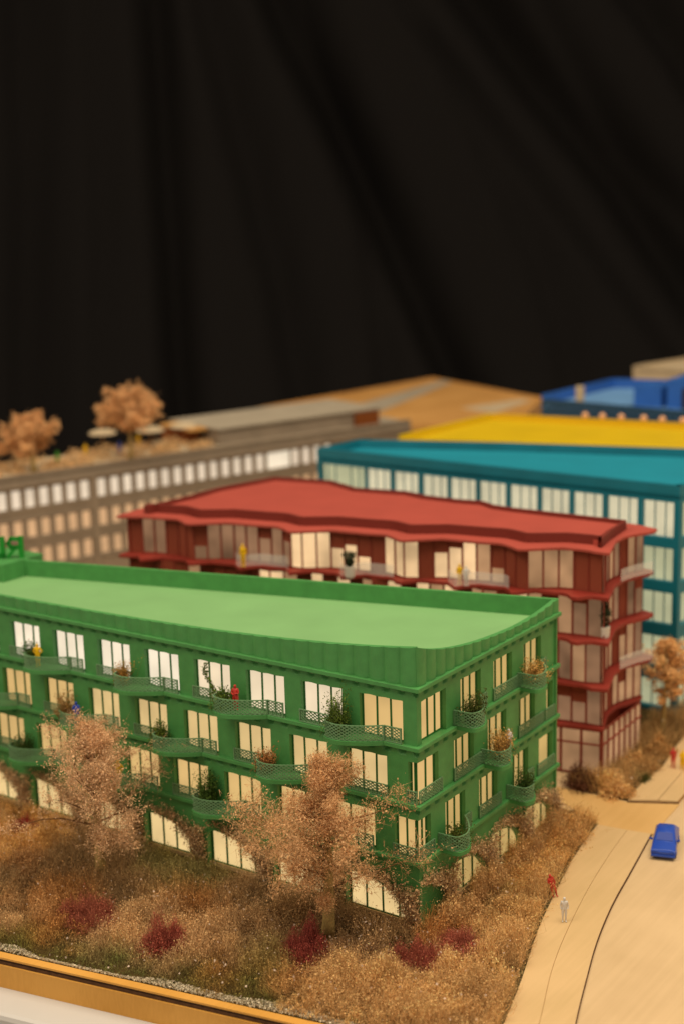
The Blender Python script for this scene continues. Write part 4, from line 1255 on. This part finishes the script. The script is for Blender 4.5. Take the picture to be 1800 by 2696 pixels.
# openings kept free of undergrowth where the larger shrubs stand: x, y, radius
OPEN = [(-12.7,-10.9,1.3),(-4.6,-6.6,1.5),(2.1,-3.9,1.5),(3.3,-.1,1.4),(-20.0,-10.4,1.9),(-34.6,-3.1,1.3),(-23.5,-5.6,.8),(-4.45,-4.1,.9)]
def keep_low(x, y):
    f = np.ones(len(x))
    for a, b, r in OPEN:
        d = np.sqrt((x-a)**2+(y-b)**2); f = np.minimum(f, np.clip((d-r*.35)/(r*.9), .22, 1))
    # the ground towards the viewer of each opening stays lower as well
    for a, b, r in OPEN[:6]:
        d = np.sqrt((x-a-1.1)**2+(y-b+1.6)**2); f = np.minimum(f, np.clip((d-r*.3)/(r*1.1)+.35, .45, 1))
    return f
def ground_cover(name, label, poly, box, N, zg, seed, extra_h=None):
    global rng
    rng = np.random.default_rng(seed)
    x = rng.uniform(box[0], box[1], N); y = rng.uniform(box[2], box[3], N)
    k = inpoly(x, y, poly); x, y = x[k], y[k]
    cx = np.array([c[0] for c in CL]); cy = np.array([c[1] for c in CL]); cc = np.array([CC[c[2]] for c in CL])
    jx = x+(vnoise(x*.9, y*.9, 3)-.5)*2.6; jy = y+(vnoise(x*.9+9, y*.9, 4)-.5)*2.6
    d2 = (jx[:, None]-cx)**2+(jy[:, None]-cy)**2
    w = np.exp(-d2/3.2)+1e-9; w /= w.sum(1)[:, None]
    col = w@cc
    n1 = vnoise(x*.45, y*.45, 1); n2 = vnoise(x*1.3+5, y*1.3, 2); n3 = vnoise(x*3.1, y*3.1, 6)
    h = .30+1.75*np.clip(n1*1.1+n2*.8-.5, 0, 1)+.45*n3
    isg = w@np.array([1.0 if c[2] == 'green' else 0.0 for c in CL]); h *= (1-.75*isg)
    # lower towards the free front edge
    de = ((np.stack([x, y], 1)-np.array([B0.x, B0.y]))@np.array([-BN.x, -BN.y]))
    h *= np.clip(.22+(de-.7)/2.2, .16, 1.0)
    if extra_h is not None: h *= extra_h(x, y)
    col = col*((.70+.60*n2)*(.72+.58*vnoise(x*2.3+3, y*2.3, 16)))[:, None]
    cl = Cloud(); n = len(x)
    # fibres
    t = rng.uniform(.35, 1.0, n)
    base = np.stack([x, y, np.full(n, zg)], 1)
    a = rng.uniform(0, 6.28, n); sp = rng.uniform(.05, .5, n)*h
    tip = base+np.stack([np.cos(a)*sp, np.sin(a)*sp, h*t], 1)
    fc = np.clip(col*rng.uniform(.6, 1.3, (n, 1)), 0, 1)
    cl.blades(base, tip, .030, fc, .16)
    # leaf flocks near the top of the clumps
    rep = 2; idx = np.repeat(np.arange(n), rep); m = len(idx)
    f = rng.uniform(.55, 1.06, (m, 1)); pos = base[idx]*(1-f)+tip[idx]*f+rng.normal(size=(m, 3))*.07; pos[:, 2] = np.maximum(pos[:, 2], zg+.02)
    keep = rng.uniform(size=m) < np.clip(1.05-1.1*isg[idx], .12, 1)*(.35+.65*n2[idx]+.2)
    lc = np.clip(col[idx]*rng.uniform(.88, 1.42, (m, 1)), 0, 1)
    cl.leaves(pos[keep], .085, lc[keep], .2)
    # pale flower heads
    k2 = (rng.uniform(size=n) < .008*(1+5*np.exp(-((x+1)**2+(y+4)**2)/9)+2*np.exp(-((x+5)**2+(y+9)**2)/20)))
    cl.leaves(tip[k2]+np.array([0, 0, .05]), .14, np.tile(np.array([[.66,.52,.42]]), (k2.sum(), 1)), .15, .9)
    o = cl.build(name, M['leaf'])
    o['kind'] = 'stuff'; o['label'] = label
    return o
GC = [bp(-60, -.75), bp(31.0, -.75)]+[(x-.18, y) for x, y in dense(GE)]+[(2.6, 21.6), (.9, 21.8), (.35, 20.4), (.35, -.35), (-60, -.35)]
ground_cover('dried_undergrowth', 'tan and rust coloured dried undergrowth round the green building', GC, (-46, 10.5, -20, 22), 230000, .03, 61, keep_low)
ground_cover('dried_undergrowth', 'tan dried undergrowth beside the red building', RGARD, (-2, 3, 26.6, 60), 9000, .08, 62)
# gravel strip with short grass near the front rim
def gravel():
    global rng
    rng = np.random.default_rng(77)
    n = 9000; t = rng.uniform(-30, 36, n); v = rng.uniform(0, 1, n)
    wd = .12+.75*np.clip(vnoise(t*.25+3, t*0, 9)*2-.7, 0, 1)
    d = -.64-v*wd
    x = B0.x+BD.x*t+BN.x*d; y = B0.y+BD.y*t+BN.y*d
    P = np.stack([x, y, .05+rng.uniform(0, .10, n)], 1)
    cl = Cloud(); cl.leaves(P, .12, np.tile(np.array([[.74,.66,.50]]), (n, 1)), .4, .9)
    cl.leaves(P+rng.normal(size=(n, 3))*.02, .10, np.tile(np.array([[.50,.42,.30]]), (n, 1)), .4, .9)
    g = np.array(dense(GE, 40)); m = len(g)*14; i = rng.integers(0, len(g), m)
    Q = np.stack([g[i, 0]-.02-rng.uniform(0, .30, m), g[i, 1]+rng.normal(size=m)*.1, .06+rng.uniform(0, .08, m)], 1)
    cl.leaves(Q, .10, np.tile(np.array([[.26,.21,.09]]), (m, 1)), .5, .9)
    o = cl.build('gravel', M['leaf']); o['kind'] = 'stuff'; o['label'] = 'pale gravel along the garden edges'
gravel()
def shrub(x, y, r, h, col, label, seed, n=5000, group=None, leaf=.08, sc=(1, 1)):
    global rng
    rng = np.random.default_rng(seed)
    cl = Cloud(); col = np.array(col)
    # several uneven tufts of stems leaning outwards, no common outline
    k = 9; ta = rng.uniform(0, 6.28, k); tr = r*np.sqrt(rng.uniform(0, .8, k)); tc = np.stack([np.cos(ta)*tr*sc[0], np.sin(ta)*tr*sc[1]], 1)
    th = h*rng.uniform(.45, 1.12, k)*(1-.45*(tr/r)**2); tw = r*rng.uniform(.22, .5, k); tone = rng.uniform(.72, 1.22, k)
    m = n//3; c = rng.integers(0, k, m)
    off = rng.normal(size=(m, 2))*tw[c][:, None]*np.array([[sc[0], sc[1]]])
    dd = np.linalg.norm(off, axis=1)/tw[c]
    ht = th[c]*np.exp(-dd**2*.28)*rng.uniform(.35, 1.12, m)+.08
    tip = np.stack([tc[c, 0]+off[:, 0], tc[c, 1]+off[:, 1], ht], 1)
    base = np.stack([tc[c, 0]+off[:, 0]*.35, tc[c, 1]+off[:, 1]*.35, np.zeros(m)], 1)
    cl.blades(base, tip, .030, np.clip(col*rng.uniform(.5, 1.15, (m, 1)), 0, 1), .13)
    idx = rng.integers(0, m, n); f = rng.uniform(.45, 1.08, (n, 1))
    pos = base[idx]*(1-f)+tip[idx]*f+rng.normal(size=(n, 3))*.09; pos[:, 2] = np.maximum(pos[:, 2], .02)
    cl.leaves(pos, leaf, np.clip(col*(tone[c[idx]]*rng.uniform(.7, 1.4, n))[:, None], 0, 1), .2)
    o = cl.build('shrub', M['leaf']); o.location = (x, y, .031)
    tag(o, label, 'shrub', group)
RG = 'crimson shrubs in the garden'
shrub(-12.7, -10.9, 1.15, 3.0, (.42,.11,.075), 'crimson shrub in the middle of the front garden, upright and dense', 71, 9000, RG)
shrub(-4.6, -6.6, 1.4, 3.0, (.40,.09,.07), 'crimson shrub beside the pale trunk of the right garden tree', 72, 10000, RG)
shrub(2.1, -3.9, 1.4, 1.9, (.46,.13,.085), 'low crimson shrub below the front corner of the green building', 73, 9000, RG, sc=(1.1, .8))
shrub(3.3, -.1, 1.4, 1.8, (.50,.16,.105), 'wide pinkish red shrub right of the front corner, highest of the red ones', 74, 8000, RG, sc=(.8, 1.3))
shrub(-20.0, -10.4, 2.0, 2.2, (.42,.13,.080), 'broad dull red shrub in the left front garden', 75, 10000, RG, sc=(1.3, .7))
shrub(-34.6, -3.1, 1.3, 1.4, (.34,.04,.03), 'small red shrub at the far left close to the arches', 76, 3000, RG)
SG = 'tan shrubs in the garden'
shrub(2.2, -8.0, 3.1, 2.5, CC['straw'], 'large straw coloured shrub at the bottom of the photo', 81, 22000, SG, .10, (1.3, .8))
shrub(6.3, -5.6, 2.3, 2.0, CC['straw'], 'straw coloured shrub nearest the pavement at the bottom', 82, 12000, SG, .10)
shrub(4.3, 4.2, 1.9, 1.9, (.70,.44,.18), 'tan shrub right of the front corner beside the pavement', 83, 10000, SG, .10, (.8, 1.4))
shrub(2.7, 11.5, 1.8, 1.9, (.74,.44,.16), 'golden shrub halfway along the short green facade', 84, 9000, SG, .11, (.75, 1.6))
shrub(2.0, 17.6, 1.5, 1.9, (.74,.44,.16), 'golden shrub at the far end of the short green facade', 85, 7000, SG, .12, (.8, 1.4))
shrub(-15.6, -9.4, 2.3, 1.7, (.64,.41,.20), 'tan seed-head shrub left of the crimson shrub in the front garden', 86, 12000, SG, .10, (1.3, .8))
shrub(-10.2, -6.4, 2.0, 1.6, (.58,.37,.18), 'light brown shrub in front of the centre arches', 87, 9000, SG, .10)
shrub(-31.2, -4.3, 2.2, 1.9, (.66,.38,.13), 'orange tan shrub before the arches at the far left', 88, 8000, SG, .12, (1.3, .8))
shrub(-2.3, -2.0, 1.9, 1.8, (.17,.10,.035), 'dark brown shrub under the last arch by the corner', 89, 8000, SG, .08, (1.2, .7))
shrub(-19.9, -4.7, 2.0, 1.5, (.44,.27,.11), 'brown shrub behind the left garden tree', 90, 7000, SG, .09)
shrub(.9, 28.2, 1.8, 1.7, (.80,.50,.21), 'pale golden shrub at the base of the red building corner', 91, 4500, SG, .16, (1.0, .9))
shrub(-1.6, 27.4, 1.5, 1.9, (.15,.06,.03), 'dark reddish shrub below the red ground-floor corner', 92, 3500, SG, .14)
shrub(1.3, 32.6, 1.3, 2.2, (.68,.42,.17), 'tan shrub in the bed right of the red building', 93, 4000, SG, .16, (.8, 1.5))
shrub(1.2, 37.0, 1.2, 2.0, (.52,.30,.11), 'brown shrub below the orange tan street tree', 94, 3500, SG, .16, (.8, 1.3))
shrub(2.3, 31.0, .6, .9, (.09,.10,.02), 'small olive tuft beside the far pavement', 95, 1500, SG, .12)

for q_, (sx_, sy_, sh_, lb_) in enumerate(((1.3, 2.6, 2.6, 'tall tan shrub leaning on the short green facade next to the front corner'), (1.2, 7.2, 2.9, 'tall tan shrub against the short green facade below the first lattice basket'),
        (1.1, 12.2, 3.0, 'tall pale shrub against the short green facade below the middle lattice basket'), (1.0, 17.2, 3.0, 'tall golden shrub at the far corner of the short green facade'))):
    shrub(sx_, sy_, 1.5, sh_, (.72,.45,.20), lb_, 110+q_, 6500, SG, .11, (.6, 1.5))
shrub(-7.9, -3.2, 1.7, 2.4, (.46,.28,.12), 'brown wispy shrub before the arch left of the right garden tree', 120, 7000, SG, .09, (1.2, .8))
shrub(-28.4, -7.6, 2.0, 2.4, (.44,.24,.10), 'rusty brown shrub left of the left garden tree', 121, 7000, SG, .10, (1.3, .8))
shrub(-1.2, -5.2, 1.5, 1.7, (.34,.20,.10), 'dark shrub dotted with white blooms right of the pale trunk', 122, 6000, SG, .09, (1.2, .8))

# dried creepers over the arches
def creeper(F, starts, sg, label, seed, length, lo=0.0):
    global rng
    rng = np.random.default_rng(seed)
    cl = Cloud(); W = 5.4; P = []
    for s in starts:
        n = 2600
        u = rng.uniform(0, 1, n)**.75; th = u*math.pi/2
        a = s+sg*(.3+(W-.3)*np.sin(th)); z = 3.15*np.cos(th)+.35
        a = a+rng.normal(size=n)*.28; z = z+np.abs(rng.normal(size=n))*(.30+.45*u)+.1*np.sin(a*3)
        k = rng.uniform(size=n) < .35+.65*u
        P.append(np.stack([a[k], np.abs(rng.normal(size=k.sum()))*.28+.08, z[k]], 1))
        # hanging strands past the pier
        n = 500; a = s+sg*(W+.35)+rng.normal(size=n)*.35; P.append(np.stack([a, np.abs(rng.normal(size=n))*.3+.08, rng.uniform(.5, 3.3, n)], 1))
    Q = np.concatenate(P); Q = Q[(Q[:, 0] > lo) & (Q[:, 0] < length) & (Q[:, 2] > .1)]
    W3 = np.array([[F.u.x*a+F.n.x*d, F.u.y*a+F.n.y*d, z] for a, d, z in Q])
    col = np.array((.80, .54, .30))*rng.uniform(.45, 1.4, (len(W3), 1))
    cl.leaves(W3, .15, col, .25)
    sel = rng.integers(0, len(W3), len(W3)//2)
    cl.blades(W3[sel], W3[sel]+rng.normal(size=(len(sel), 3))*.25, .028, col[sel]*.6)
    o = cl.build('creeper', M['leaf']); tag(o, label, 'climbing plant', 'dried creepers over the arches')
creeper(LF, [5.95+6.15*k for k in range(7)], -1, 'dried brown creeper trailing over the arches of the long green facade', 101, 46, -.3)
creeper(RF, [3.9, 9.3, 14.5, -1.6], 1, 'dried tan creeper over the arches of the short green facade', 102, 19.8, -.2)
# planting on the grey roof
def roof_cover():
    global rng
    rng = np.random.default_rng(5)
    n = 9000; s_ = rng.uniform(-16, 36, n); d = -1.0-rng.uniform(0, 1, n)**1.3*8.2
    q = vnoise(s_*.5, d*.5, 8); k = q > .42; s_, d, q = s_[k], d[k], q[k]
    x = GA.x+GD.x*s_*k8+GN.x*d; y = GA.y+GD.y*s_*k8+GN.y*d
    cl = Cloud(); cl.leaves(np.stack([x, y, 17.4+rng.uniform(0, 1.1, len(x))*(q-.2)*1.6], 1), .30, np.tile(np.array([[.80,.54,.28]]), (len(x), 1))*rng.uniform(.6, 1.3, (len(x), 1)), .2)
    o = cl.build('roof_planting', M['leaf']); o['kind'] = 'stuff'; o['label'] = 'tan low planting on the grey roof terrace'
roof_cover()
